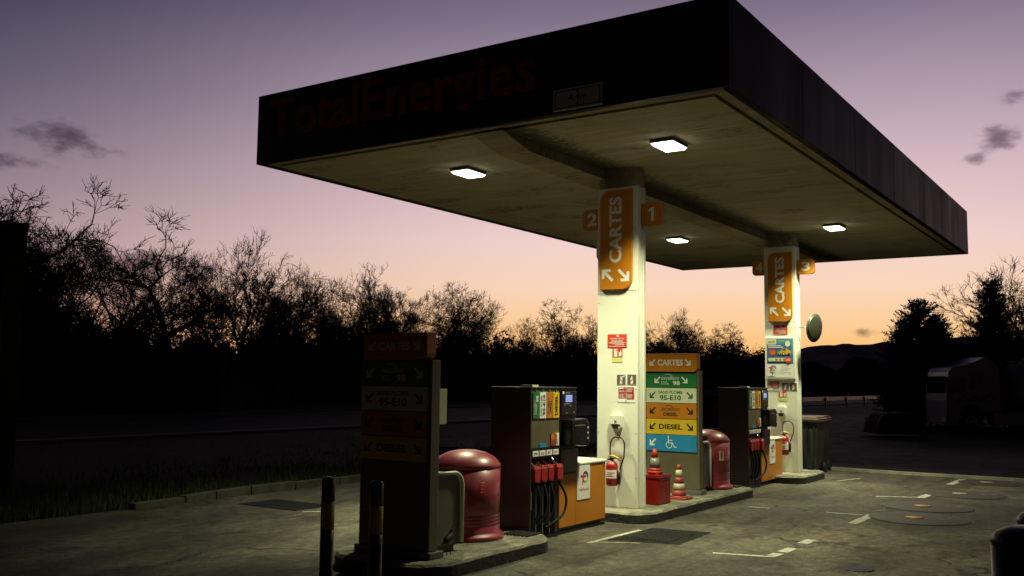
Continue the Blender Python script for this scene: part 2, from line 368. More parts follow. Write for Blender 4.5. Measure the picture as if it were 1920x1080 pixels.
        return s.add(vs, fs, mt, True)
    def lathe(s, c, prof, mt, k=32, ax=2):
        vs = []; o = [(0,1,2),(1,2,0),(2,0,1)]
        ia, ib = {2:(0,1), 1:(2,0), 0:(1,2)}[ax]
        for r, h in prof:
            for j in range(k):
                t_ = 2*math.pi*j/k; p = [c[0],c[1],c[2]]; p[ia] += r*math.cos(t_); p[ib] += r*math.sin(t_); p[ax] += h; vs.append(tuple(p))
        n = len(prof)
        fs = [(i*k+j, i*k+(j+1)%k, (i+1)*k+(j+1)%k, (i+1)*k+j) for i in range(n-1) for j in range(k)]
        s.add(vs, fs, mt, True)
        nn = len(s.v)-len(vs); kk = s.m(mt)
        for idx in (tuple(range(k))[::-1], tuple(range((n-1)*k, n*k))):
            s.f.append(tuple(i+nn for i in idx)); s.mi.append(kk); s.sm.append(False)
        return s
    def build(s, name, parent=None, label=None, cat=None, group=None, kind=None, origin=None):
        me = bpy.data.meshes.new(name)
        if parent is not None:
            o = parent; wo_ = Vector((0,0,0))
            while o is not None: wo_ = wo_ + o.location; o = o.parent
        elif origin is not None: wo_ = Vector(origin)
        elif s.v and kind is None:
            A = np.array([tuple(v) for v in s.v]); wo_ = Vector(((A[:,0].min()+A[:,0].max())/2, (A[:,1].min()+A[:,1].max())/2, A[:,2].min()))
        else: wo_ = Vector((0,0,0))
        me.from_pydata([tuple(v-wo_) for v in s.v], [], s.f)
        for mt in s.mats: me.materials.append(mt)
        me.polygons.foreach_set('material_index', s.mi); me.polygons.foreach_set('use_smooth', s.sm); me.update()
        ob = bpy.data.objects.new(name, me); C.objects.link(ob)
        if parent is None: ob.location = wo_
        else: ob.parent = parent
        tag(ob, label, cat, group, kind); return ob
def tag(o, label=None, cat=None, group=None, kind=None):
    if label: o['label'] = label
    if cat: o['category'] = cat
    if group: o['group'] = group
    if kind: o['kind'] = kind
    return o
def thing(name, loc, label, cat, group=None):
    o = bpy.data.objects.new(name, None); C.objects.link(o); o.location = loc; o.empty_display_size = .2
    return tag(o, label, cat, group)
def rrect(u0, v0, u1, v1, r, corners='abcd', k=6):   # a=BL b=BR c=TR d=TL rounded
    out = []
    for ch, (cx, cy_, a0) in zip('abcd', ((u0,v0,180), (u1,v0,270), (u1,v1,0), (u0,v1,90))):
        if ch in corners:
            ox = cx + (r if cx == u0 else -r); oy = cy_ + (r if cy_ == v0 else -r)
            out += [(ox+r*math.cos(R(a0+90*i/k)), oy+r*math.sin(R(a0+90*i/k))) for i in range(k+1)]
        else: out.append((cx, cy_))
    return out
ARR = [(0,0),(.74,0),(.74,.22),(.38,.22),(1,.84),(.84,1),(.22,.38),(.22,.74),(0,.74)]   # points down-left
def arrow(mb, u0, v0, s_, n, mt, fx=False, fy=False):
    P = [((1-a) if fx else a, (1-b) if fy else b) for a, b in ARR]
    if fx != fy: P = P[::-1]
    mb.dec([(u0+a*s_, v0+b*s_) for a, b in P], n, mt)
def swirl(mb, u, v, s_, n):                       # the red, blue and lime emblem
    mb.dec([(u-.55*s_,v+.32*s_),(u+.02*s_,v+.24*s_),(u+.3*s_,v+.3*s_),(u+.26*s_,v+.12*s_),(u-.08*s_,v+.04*s_),(u-.2*s_,v-.42*s_),(u-.34*s_,v-.38*s_),(u-.26*s_,v+.06*s_),(u-.5*s_,v+.1*s_)], n, REDSIGN)
    mb.ring(u+.16*s_, v+.12*s_, .24*s_, .42*s_, -10, 150, n, BLUEINK)
    mb.ring(u+.16*s_, v+.12*s_, .26*s_, .42*s_, 250, 345, n, LIME)
    mb.ring(u+.16*s_, v+.12*s_, .30*s_, .42*s_, 205, 248, n, BLUEINK)

# ---------------------------------------------------------------- ground
def sstep(a, b, x):
    t_ = min(1, max(0, (x-a)/(b-a))); return t_*t_*(3-2*t_)
def hgt(x, y):                                   # the yard falls away behind the forecourt
    return -.55*sstep(22, 40, y)*sstep(-22, -13, x)
def grid(xs, ys, off, mt, name, kind='structure', z=None):
    vs = [(x, y, (hgt(x, y) if z is None else z)+off) for y in ys for x in xs]; n = len(xs)
    fs = [(j*n+i, j*n+i+1, (j+1)*n+i+1, (j+1)*n+i) for j in range(len(ys)-1) for i in range(n-1)]
    return MB().add(vs, fs, mt, True).build(name, kind=kind)
def span(a, b, st): 
    n = max(1, round((b-a)/st)); return [a+(b-a)*i/n for i in range(n+1)]
grid([-3500,-900,-300,-120]+span(-60, -10, 2)+span(-8, 60, 4)+[120,300,900,3500], [-1500,-400,-100]+span(-40, 60, 2)+[80,120,200,400,900,3500], -.06, SOIL, 'ground')
grid(span(-11, 14, 1), span(-8, 19.7, 1), 0, ASPH, 'forecourt')
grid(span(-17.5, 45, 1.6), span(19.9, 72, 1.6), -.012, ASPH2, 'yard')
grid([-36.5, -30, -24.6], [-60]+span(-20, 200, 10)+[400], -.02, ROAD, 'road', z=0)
MB().box((-24.45,-60,-.1), (-23.9,300,.03), DCONC).build('road_verge_strip', kind='structure')
MB().box((-37.0,-60,-.1), (-36.75,300,.06), DCONC).build('far_road_edge', kind='structure')
# pale drain strip closing the forecourt
mb = MB()
px_ = [(-7.5,19.93),(-5.6,19.84),(-4.1,19.72),(-2.1,19.73),(0,19.78),(4,19.8),(10,19.8),(14,19.8)]
for a, b in zip(px_, px_[1:]):
    mb.add([(a[0],a[1]-.06,-.02),(b[0],b[1]-.06,-.02),(b[0],b[1]-.06,.05),(a[0],a[1]-.06,.05),(a[0],a[1]+.09,.05),(b[0],b[1]+.09,.05),(a[0],a[1]+.09,-.05),(b[0],b[1]+.09,-.05)],
           [(0,1,2,3),(3,2,5,4),(4,5,7,6)], CONC)
mb.build('drain_strip', kind='structure')

# kerb stones along the verge on the left
kp = [(-11.25,16.8),(-11.24,15.8),(-11.25,14.8),(-11.26,13.8),(-11.26,12.8),(-11.24,11.8),(-11.22,10.8),(-11.2,9.9),(-11.12,9.2),(-10.95,8.55),(-10.86,7.7)]
mb = MB(); rnd = random.Random(4)
for a, b in zip(kp, kp[1:]):
    d = Vector((b[0]-a[0], b[1]-a[1])); L = d.length; d /= L; nrm = Vector((-d.y, d.x))
    h = .085+rnd.uniform(-.012,.012)
    mb.frame((a[0],a[1],0), ((d.x,d.y,0),(nrm.x,nrm.y,0),(0,0,1))); mb.box((.012,-.13,-.1), (L-.012,.0,h), VKERB, .012)
mb.build('verge_kerb', kind='structure')

# grass of the verge
rnd = random.Random(7); mb = MB(); vs = []; fs = []
def blade(x, y, h, w):
    a = rnd.uniform(0, 6.28); l = rnd.uniform(.1,.55)*h; n = len(vs)
    dx, dy = math.cos(a)*w, math.sin(a)*w; ex, ey = math.cos(a+1.3)*l, math.sin(a+1.3)*l
    vs.extend([(x-dx,y-dy,-.05),(x+dx,y+dy,-.05),(x+dx*.6+ex*.4,y+dy*.6+ey*.4,h*.6-.03),(x-dx*.6+ex*.4,y-dy*.6+ey*.4,h*.6-.03),(x+ex,y+ey,h-.03)])
    fs.extend([(n,n+1,n+2,n+3),(n+3,n+2,n+4)])
for i in range(26000):
    y = rnd.uniform(3.5, 24); x = -11.3 - rnd.expovariate(.5)
    if x < -23: continue
    if y < 8.5: x = -10.9 - abs(x+11.3) - max(0, 8.5-y)*.05
    tuft = .5+.5*math.sin(x*2.1+math.sin(y*1.7)*2)*math.sin(y*1.3+x)
    if rnd.random() > .35+.65*tuft: continue
    blade(x, y, (rnd.uniform(.03,.12)+.13*tuft*rnd.random()**2)*(.45 if x < -14 else 1), rnd.uniform(.004,.009))
mb.add(vs, fs, GRASSM); tag(mb.build('verge_grass', kind='stuff'), 'uneven grass growing on the verge beyond the left kerb', 'grass')

# painted marks and covers on the forecourt
def paint(name, polys, mt, z=.004, rag=True, seed=1):
    rnd = random.Random(seed); mb = MB()
    for P in polys:
        out = []
        for a, b in zip(P, P[1:]+P[:1]):
            L = math.hypot(b[0]-a[0], b[1]-a[1]); k = max(1, int(L/.07)) if rag else 1
            for i in range(k):
                j = .006 if rag and i else 0
                out.append((a[0]+(b[0]-a[0])*i/k+rnd.uniform(-j,j), a[1]+(b[1]-a[1])*i/k+rnd.uniform(-j,j), z))
        mb.add(out, [tuple(range(len(out)))], mt)
    return mb.build(name, kind='structure')
def bar(x0, y0, x1, y1, w):
    d = Vector((x1-x0, y1-y0)).normalized(); n = Vector((-d.y, d.x))*w/2
    return [(x0-n.x,y0-n.y),(x1-n.x,y1-n.y),(x1+n.x,y1+n.y),(x0+n.x,y0+n.y)]
paint('corner_marking', [bar(-3.78,9.30,-3.20,9.46,.06), bar(-3.25,9.5,-3.24,9.68,.11)], PAINTW)
paint('dashed_marking', [bar(-3.235,9.78,-3.225,10.08,.11), bar(-3.235,10.42,-3.225,10.76,.11)], PAINTW)
paint('corner_marking', [bar(-3.75,13.15,-3.30,13.20,.06), bar(-3.20,12.3,-3.20,13.35,.12)], PAINTW, seed=2)
paint('corner_marking', [bar(-3.68,15.52,-3.15,15.82,.07), bar(-3.09,15.75,-3.06,16.75,.12)], PAINTW, seed=3)
paint('corner_marking', [bar(-3.09,18.2,-3.06,19.4,.12)], PAINTW, seed=5)
paint('short_marking', [bar(-4.78,13.05,-4.5,13.1,.07)], PAINTOLD)
paint('worn_marking', [bar(-5.06,9.05,-5.02,10.2,.06), bar(-5.02,9.15,-4.62,9.38,.035)], PAINTOLD)
paint('worn_marking', [bar(-4.8,17.5,-4.6,18.3,.06)], PAINTOLD, seed=6)
paint('worn_marking', [bar(-9.1,8.9,-8.9,9.1,.06)], PAINTW, seed=8)
paint('repair_patch', [[(-5.0,9.35),(-4.25,9.55),(-4.3,10.55),(-4.98,10.45)]], ROAD, z=.003)
def tank_cover(cx, cy_, r, cap, digits):
    t_ = thing('tank_cover', (cx,cy_,0), LBL.pop(0), 'manhole cover', 'round tank covers in the forecourt')
    mb = MB().lathe((cx,cy_,0), [(r,.001),(r,.008),(r-.012,.010),(0.001,.010)], DISC, 40); mb.build('cover_plate', t_)
    mb = MB((cx,cy_,0)); mb.ring(0,0,r+.005,r+.016,0,358,.006,TRING,48); mb.build('painted_ring', t_)
    mb = MB((cx-.06,cy_+.0,0)); mb.lathe((0,0,0), [(.115,.011),(.115,.018),(.001,.022)], cap, 20); mb.build('filler_cap', t_)
    mb = MB((cx,cy_,0), ((.83,.556,0),(-.556,.83,0),(0,0,1))); mb.text(digits, .24,-.1,.52,.1,.0115, TRING); mb.build('lettering', t_)
LBL = ['brown round tank cover with yellow cap marked 10, nearest to the camera', 'brown round tank cover with yellow cap, second from the front', 'dull brown round tank cover with pale cap, third from the front', 'dull brown round tank cover beside the farthest paint mark']
tank_cover(-2.62,13.3,.60,YMARK,'10'); tank_cover(-2.78,14.65,.60,YMARK,'9'); tank_cover(-2.62,16.7,.60,PAINTOLD,'8'); tank_cover(-2.55,19.0,.52,PAINTOLD,'7')
mb = MB().lathe((-2.37,9.32,0), [(.13,.001),(.13,.006),(.11,.008),(.001,.008)], IRON, 24)
mb.build('small_manhole', label='small dark iron manhole cover in the asphalt at the bottom of the photo', cat='manhole cover')
def grating(x0, y0, x1, y1, nx, ny, lab, sk=(0,0)):
    mb = MB(); mb.box((x0,y0,.001), (x1,y1,.004), BLACK)
    for i in range(nx+1):
        x = x0+(x1-x0)*i/nx; mb.box((x-.008,y0,.0045), (x+.008,y1,.010), IRON)
    for i in range(ny+1):
        y = y0+(y1-y0)*i/ny; mb.box((x0,y-.005,.0105), (x1,y+.005,.013), IRON)
    mb.build('drain_grating', label=lab, cat='drain grating')
grating(-10.3, 8.9, -9.25, 9.55, 22, 10, 'dark rectangular drain grating near the verge kerb on the left')
grating(-4.88, 9.6, -4.42, 10.3, 10, 14, 'dark rectangular drain grating in the asphalt beside the near fuel pump')

# ---------------------------------------------------------------- canopy
CX0, CX1, CY0, CY1, CZ0, CZ1 = -9.676, -3.228, 8.422, 22.015, 4.45, 5.357
can = thing('canopy', (-6.2,14.5,4.4), 'long flat petrol station canopy with dark fascia and stained concrete underside', 'canopy')
mb = MB().box((CX0+.012,CY0+.012,CZ1-.15), (CX1-.012,CY1-.012,CZ1-.02), WALLD); mb.build('roof', can)
mb = MB()                                        # fascia: front, back, left, right, each of folded panels
ft = .07
def fascia(a, b, n, mt, name, seams):
    mb = MB(); d = Vector(b)-Vector(a); L = d.length; d.normalize(); nn = Vector((d.y,-d.x,0))
    mb.frame(a, (tuple(d),(0,0,1),tuple(nn)))
    for i in range(seams):
        u0, u1 = L*i/seams, L*(i+1)/seams
        mb.box((u0+.003,0,-ft),(u1-.003,CZ1-CZ0,0), mt, .006)
    mb.box((0,.01,-ft-.03),(L,CZ1-CZ0-.01,-ft-.002), WALLD)
    mb.build(name, can)
fascia((CX0,CY0,CZ0), (CX1,CY0,CZ0), 1, FASC, 'front_fascia', 3)
fascia((CX1,CY0+.002,CZ0), (CX1,CY1,CZ0), 1, FASC2, 'side_fascia', 6)
fascia((CX1,CY1,CZ0), (CX0,CY1,CZ0), 1, FASC, 'back_fascia', 3)
fascia((CX0,CY1,CZ0), (CX0,CY0+.002,CZ0), 1, FASC, 'far_side_fascia', 6)
# soffit slab with a raised step round its edge
mb = MB()
i0, i1, j0, j1 = CX0+.102, CX1-.102, CY0+.102, CY1-.102
mb.box((i0,j0,4.50),(i1,j1,4.62), SOFF)
mb.build('soffit', can)
mb = MB()
def rim(x0,y0,x1,y1,w,z0,z1,mt):
    mb.box((x0,y0,z0),(x1,y0+w,z1),mt); mb.box((x0,y1-w,z0),(x1,y1,z1),mt)
    mb.box((x0,y0+w,z0),(x0+w,y1-w,z1),mt); mb.box((x1-w,y0+w,z0),(x1,y1-w,z1),mt)
rim(i0-.025,j0-.025,i1+.025,j1+.025,.13,4.462,4.498,BEAM)
mb.build('edge_trim', can)
mb = MB(); mb.box((i0+.115,j0+.112,4.44),(i1-.135,j1-.12,4.497), SOFF, .008); mb.build('lowered_soffit', can)
mb = MB()
mb.add([(x, y, z) for x in (-6.32,-5.90) for y, z in ((8.60,4.4375),(8.62,4.43),(9.15,4.31),(20.2,4.31),(21.6,4.425),(21.65,4.4375))],
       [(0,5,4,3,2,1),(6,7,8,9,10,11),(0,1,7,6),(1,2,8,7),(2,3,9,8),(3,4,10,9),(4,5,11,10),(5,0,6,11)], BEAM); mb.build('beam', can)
mb = MB((0,CY0,0), FACE_FRONT); mb.text('TotalEnergies', -9.42, 4.60, -5.35, 5.25, .006, FRED, bold=.018, depth=.035); mb.build('lettering', can)
s_ = MB((0,CY0,0), FACE_FRONT)
hs = thing('height_sign', (-4.84,CY0-.05,4.47), 'small pale height limit plate reading 4,4m on the front fascia', 'sign')
s_.box((-5.13,4.475,.01),(-4.555,4.70,.03), WHITE2, .004).build('plate', hs)
s_ = MB((0,CY0,0), FACE_FRONT)
for a in ((-5.11,4.495,-4.575,4.505),(-5.11,4.67,-4.575,4.68),(-5.11,4.505,-5.10,4.67),(-4.585,4.505,-4.575,4.67)): s_.rect(*a, .0305, INK)
s_.text('4,4m', -4.95,4.555,-4.73,4.625,.031,INK,bold=.02); s_.dec([(-4.86,4.665),(-4.84,4.64),(-4.82,4.665)][::-1],.031,INK); s_.dec([(-4.86,4.515),(-4.82,4.515),(-4.84,4.54)],.031,INK)
s_.build('lettering', hs)

LL = ['bright square canopy lamp nearest the front right, over the near fuel pump lane', 'bright square canopy lamp at the front left of the canopy', 'bright canopy lamp between the two pillars, left of the beam', 'bright canopy lamp at the far right of the canopy, right of the far pillar']
def lamp(x, y, lab):
    t_ = thing('canopy_lamp', (x,y,4.30), lab, 'ceiling lamp', 'square lamps under the canopy')
    mb = MB().box((x-.144,y-.209,4.395),(x+.144,y+.209,4.438), GREY, .01); mb.build('housing', t_)
    mb = MB()
    a, b, c_, d_ = .136, .200, .116, .178
    mb.add([(x-a,y-b,4.393),(x+a,y-b,4.393),(x+a,y+b,4.393),(x-a,y+b,4.393),(x-c_,y-d_,4.366),(x+c_,y-d_,4.366),(x+c_,y+d_,4.366),(x-c_,y+d_,4.366)],
           [(4,7,6,5),(0,4,5,1),(1,5,6,2),(2,6,7,3),(3,7,4,0)], LAMPON); mb.build('lens', t_)
    ld = bpy.data.lights.new('lamp_light', 'AREA'); ld.shape = 'RECTANGLE'; ld.size = .23; ld.size_y = .35
    ld.energy = LAMP_W; ld.color = (.98,.985,.60); ld.spread = R(LAMP_SPREAD)
    lo = bpy.data.objects.new('lamp_light', ld); C.objects.link(lo); lo.parent = t_; lo.location = (0,0,.060)
LAMP_W, LAMP_SPREAD = 135, 112
lamp(-4.57,10.03,LL[0]); lamp(-7.44,10.05,LL[1]); lamp(-7.53,16.9,LL[2]); lamp(-4.58,16.85,LL[3])

# ---------------------------------------------------------------- islands
def island(x0, y0, x1, y1, lab, rr=.35, near_grate=False):
    t_ = thing('pump_island', ((x0+x1)/2,(y0+y1)/2,0), lab, 'kerbed island')
    out = rrect(x0, y0, x1, y1, rr, k=8)
    rnd = random.Random(int(y0*10)); mb = MB()
    ins = rrect(x0+.11, y0+.11, x1-.11, y1-.11, rr-.10, k=8)
    n = len(out)
    # kerb ring: dark painted face, worn pale top edge
    pts = []
    for a, b in zip(out, out[1:]+out[:1]):
        L = math.hypot(b[0]-a[0], b[1]-a[1]); k = max(1, int(L/.12))
        for i in range(k): pts.append((a[0]+(b[0]-a[0])*i/k, a[1]+(b[1]-a[1])*i/k))
    cx, cy_ = (x0+x1)/2, (y0+y1)/2
    def inn(p, d):
        hx, hy = (x1-x0)/2, (y1-y0)/2
        return (cx+(p[0]-cx)*(hx-d)/hx, cy_+(p[1]-cy_)*(hy-d)/hy)
    lv = []; prof = [(0,-.05),(0,.105),(.018,.128),(.105,.13)]
    for d, z in prof: lv.append([(*inn(p, d+rnd.uniform(0,.006)*(z > .05)), z+rnd.uniform(-.004,.004)*(z > .05)) for p in pts])
    N = len(pts); V = [v for l in lv for v in l]
    mb.add(V, [(j*N+i, j*N+(i+1)%N, (j+1)*N+(i+1)%N, (j+1)*N+i) for j in (0,) for i in range(N)], KERBF)
    mb.add(V, [(j*N+i, j*N+(i+1)%N, (j+1)*N+(i+1)%N, (j+1)*N+i) for j in (1,2) for i in range(N)], KERB)
    mb.build('kerb', t_)
    top = [(*inn(p, .105), .127) for p in pts]
    MB().add(top, [tuple(range(N))], KERB).build('paving', t_)
    if near_grate:
        mb = MB()
        for i in range(7): mb.box((x1-.52+i*.045,y1-.34,.1305),(x1-.50+i*.045,y1-.07,.145), IRON)
        mb.build('grating', t_)
    return t_
island(-6.4,6.42,-5.10,8.62, 'near pump island with worn kerb carrying the dark price totem', .42, True)
island(-6.3,10.55,-5.13,14.45, 'middle pump island with worn kerb under the near pillar and cones', .30, True)
island(-6.3,16.45,-5.10,18.08, 'far pump island with dark kerb under the far pillar', .30)

# ---------------------------------------------------------------- pillars and their signs
def pillar(x0, x1, y0, d, lab, seam):
    t_ = thing('pillar', ((x0+x1)/2,y0+d/2,.13), lab, 'pillar', 'white canopy pillars')
    y1 = y0+d
    mb = MB(); mb.box((x0,y0,.128),(x1,y0+.055,seam-.002), WHITE, .006); mb.build('lower_cladding', t_)
    mb = MB(); mb.box((x0,y0,seam+.002),(x1,y0+.055,4.19), WHITE, .006); mb.build('upper_cladding', t_)
    mb = MB(); mb.box((x0,y1-.055,.128),(x1,y1,4.19), WHITE, .006); mb.build('rear_cladding', t_)
    mb = MB(); mb.box((x0+.03,y0+.056,.128),(x1-.028,y1-.056,4.19), WHITE2)
    for k in range(3):
        yy = y0+.066+k*(d-.132-.022)/2; mb.box((x1-.027,yy,.13),(x1-.012,yy+.022,4.188), WHITE, .004)
    mb.build('side_channel', t_)
    mb = MB()
    for z in (.5,1.05,1.6,2.2,2.7):
        for x in (x0+.02,x1-.02): mb.lathe((x,y0-.003,z), [(.006,0),(.006,.003)], GREY, 8, ax=1)
    mb.build('screws', t_)
    mb = MB(); mb.box((x0+.015,y0+.015,4.191),(x1-.012,y1-.012,4.309), BEAM); mb.box((-5.898,y0+.016,4.3095),(x1-.012,y1-.012,4.4395), BEAM); mb.build('concrete_head', t_)
pillar(-6.012,-5.44,10.978,.235,'tall white clad pillar in the middle, nearest to the camera', 2.845)
pillar(-5.99,-5.405,17.294,.24,'tall white clad pillar farther back with the round mirror', 2.80)

def cartes_sign(x0, z0, x1, z1, y, lab):
    t_ = thing('vertical_sign', ((x0+x1)/2,y,z0), lab, 'sign', 'orange CARTES signs on the pillars')
    w = x1-x0; mb = MB((x0,y,z0), FACE_FRONT)
    mb.prism(rrect(0,0,w,z1-z0,.13,'bd',8), .004, .045, ORSIGN, .008); mb.build('panel', t_)
    mb = MB((x0,y,z0), FACE_FRONT); H = z1-z0
    mb.text('CARTES', w*.30,H*.265,w*.69,H*.93,.0455,LETW,bold=.03,rot=90)
    s2 = w*.37
    mb.lift = .0003; arrow(mb, w*.07, H*.075, s2, .0455, LETW, fy=True); arrow(mb, w*.56, H*.075, s2, .0455, LETW, fx=True)
    mb.build('lettering', t_)
cartes_sign(-5.958,2.865,-5.503,4.15,10.978,'vertical orange sign reading CARTES with two arrows on the near pillar')
cartes_sign(-5.905,2.82,-5.46,4.08,17.294,'vertical orange sign reading CARTES with two arrows on the far pillar')
def number_sign(s, x0, z0, x1, z1, y, corners, lab):
    mb = MB((x0,y,z0), FACE_FRONT); w, H = x1-x0, z1-z0
    t_ = thing('number_sign', ((x0+x1)/2,y,z0), lab, 'sign', 'orange pump number signs')
    mb.prism(rrect(0,0,w,H,.06,corners,6), -.07, 0, ORSIGN, .006); mb.build('panel', t_)
    mb = MB((x0,y,z0), FACE_FRONT); k = .5
    if s == '1': mb.dec([(w*.48,H*.2),(w*.62,H*.2),(w*.62,H*.82),(w*.5,H*.82),(w*.36,H*.72),(w*.36,H*.60),(w*.48,H*.67)],.0005,LETW)
    else: mb.text(s, w*(.52-k/2),H*.2,w*(.52+k/2),H*.82,.0005,LETW,bold=.03)
    mb.build('lettering', t_)
number_sign('2',-6.30,3.68,-6.016,3.955,11.08,'abd','orange number 2 plate left of the near pillar top')
number_sign('1',-5.437,3.672,-5.15,3.966,11.08,'abc','orange number 1 plate right of the near pillar top')
number_sign('4',-6.245,3.695,-5.993,3.98,17.39,'ab','orange number 4 plate left of the far pillar top')
number_sign('3',-5.402,3.68,-5.10,3.95,17.39,'bc','orange number 3 plate right of the far pillar top')
mb = MB((-6.013,11.06,3.28), ((0,1,0),(0,0,1),(-1,0,0))); mb.prism(rrect(0,0,.11,.27,.04), .0, .065, WHITE2, .02)
mb.build('alarm_sounder', label='small pale rounded alarm box on the left flank of the near pillar', cat='alarm box')

def redsign(x0, z0, x1, z1, y, lab):
    t_ = thing('notice_sign', ((x0+x1)/2,y-.002,z0), lab, 'sign')
    mb = MB((x0,y,z0), FACE_FRONT); w, H = x1-x0, z1-z0
    mb.box((0,0,.001),(w,H,.005),REDSIGN); mb.build('plate', t_)
    mb = MB((x0,y,z0), FACE_FRONT); n = .0055
    mb.dec([(w*.45,H*.93),(w*.47,H*.84),(w*.60,H*.80),(w*.62,H*.86),(w*.52,H*.93)][::-1],n,LETW)
    mb.text('VIDEOPROTECTION', w*.12,H*.62,w*.88,H*.72,n,LETW)
    for r_, (a, b) in enumerate(((.22,.78),(.18,.82),(.04,.96),(.14,.86))): mb.rect(w*a,H*(.50-r_*.075),w*b,H*(.53-r_*.075),n,LETW)
    for k in range(8): mb.rect(w*(.38+k*.065),H*.17,w*(.425+k*.065),H*.23,n,LETW)
    mb.rect(w*.08,H*.06,w*.92,H*.09,n,LETW); mb.build('lettering', t_)
redsign(-5.862,2.125,-5.592,2.293,10.978,'red video surveillance notice with white lines on the near pillar')
redsign(-5.825,2.585,-5.567,2.752,17.294,'red video surveillance notice above the blue poster on the far pillar')
def extsign(x0, z0, x1, z1, y, lab):
    t_ = thing('extinguisher_sign', ((x0+x1)/2,y-.002,z0-.06), lab, 'sign')
    mb = MB((x0,y,z0), FACE_FRONT); w, H = x1-x0, z1-z0
    mb.box((0,0,.001),(w,H,.005),REDSIGN); mb.build('plate', t_)
    MB((x0,y,z0), FACE_FRONT).box((-.004,-.062,.001),(w,-.004,.004),YGRN).build('yellow_strip', t_)
    mb = MB((x0,y,z0), FACE_FRONT); n = .0055
    mb.dec(rrect(w*.16,H*.06,w*.5,H*.72,w*.08,'cd',4),n,LETW); mb.rect(w*.25,H*.72,w*.41,H*.84,n,LETW); mb.stroke([(w*.05,H*.78),(w*.3,H*.9),(w*.5,H*.86)],w*.06,n,LETW)
    mb.dec([(w*.64,H*.1),(w*.9,H*.1),(w*.95,H*.5),(w*.84,H*.8),(w*.76,H*.5),(w*.66,H*.6)],n,LETW); mb.build('pictogram', t_)
extsign(-5.793,2.0,-5.652,2.117,10.978,'small red fire extinguisher sign with yellow strip on the near pillar')
extsign(-5.742,1.455,-5.604,1.572,17.294,'small red fire extinguisher sign with yellow strip on the far pillar')
def greysign(x0, z0, x1, z1, y, kind, lab):
    t_ = thing('prohibition_sign', ((x0+x1)/2,y-.002,z0), lab, 'sign', 'grey prohibition signs on the pillars')
    mb = MB((x0,y,z0), FACE_FRONT); w, H = x1-x0, z1-z0
    mb.box((0,0,.001),(w,H,.004),PLWHITE); mb.build('plate', t_)
    mb = MB((x0,y,z0), FACE_FRONT); n = .0045
    mb.rect(w*.03,H*.03,w*.97,H*.97,n,GREY)
    mb.dec(rrect(w*.36,H*.1,w*.62,H*.66,w*.07,'cd',4),n,LETW); mb.rect(w*.42,H*.66,w*.56,H*.8,n,LETW)
    if kind: mb.stroke([(w*.62,H*.74),(w*.86,H*.86)],w*.1,n,LETW); mb.stroke([(w*.14,H*.82),(w*.7,H*.2)],w*.07,n,DKRED)
    else: mb.stroke([(w*.2,H*.15),(w*.86,H*.84)],w*.07,n,DKRED)
    mb.build('pictogram', t_)
greysign(-5.731,1.652,-5.602,1.785,10.978,1,'left of the two grey pictogram signs on the near pillar')
greysign(-5.584,1.654,-5.452,1.787,10.978,0,'right of the two grey pictogram signs on the near pillar')
greysign(-5.683,1.58,-5.556,1.712,17.294,1,'left of the two grey pictogram signs on the far pillar')
greysign(-5.541,1.58,-5.410,1.712,17.294,0,'right of the two grey pictogram signs on the far pillar')
def red4(x0, z0, x1, z1, y, lab):
    t_ = thing('safety_notice', ((x0+x1)/2,y-.002,z0-.04), lab, 'sign')
    mb = MB((x0,y,z0), FACE_FRONT); w, H = x1-x0, z1-z0
    mb.box((-.01,-.04,.001),(w+.005,H+.005,.004),PLWHITE); mb.build('plate', t_)
    mb = MB((x0,y,z0), FACE_FRONT); n = .0045
    for i in (0,1):
        for j in (0,1):
            a, b = w*(.02+.5*i), H*(.03+.5*j); mb.rect(a,b,a+w*.46,b+H*.45,n,DKRED)
            for k in range(4): mb.rect(a+w*.04,b+H*(.07+.09*k),a+w*(.40-.04*((k+i)%3)),b+H*(.10+.09*k),n+.0004,LETW)
    mb.dec([(w*.05,H*.8),(w*.3,H*.84),(w*.36,H*.95),(w*.05,H*.92)],n+.001,LETW); mb.disc(w*.5,-.022,.008,n,INK); mb.build('lettering', t_)
red4(-5.71,1.475,-5.482,1.628,10.978,'white notice with four dark red text blocks on the near pillar')
red4(-5.955,1.612,-5.728,1.745,17.294,'notice with four dark red text blocks on the far pillar')
def callbox(x, z, y, lab):
    t_ = thing('call_point', (x,y-.03,z), lab, 'alarm call point')
    mb = MB((x,y,z), FACE_FRONT); mb.prism(rrect(-.078,.0,.078,.175,.02), .001, .05, WHITE2, .012)
    mb.prism([(-.07,.0495),(.07,.0495),(.06,.16),(-.06,.16)], .05, .058, WHITE, .003); mb.build('casing', t_)
    mb = MB((x,y,z), FACE_FRONT); mb.prism([(-.035,-.005),(.03,-.005),(.05,.052),(-.052,.052)], .0515, .066, BLACK); mb.build('hood', t_)
    mb = MB((x,y,z), FACE_FRONT); mb.lathe((.0,.085,.058), [(.014,0),(.012,.006)], GREY, 14); mb.disc(.0,.13,.028,.0585,PLWHITE); mb.build('button', t_)
callbox(-5.722,1.108,10.978,'pale wall mounted call point with black hood on the near pillar')
callbox(-5.687,1.118,17.294,'pale wall mounted call point with black hood on the far pillar')
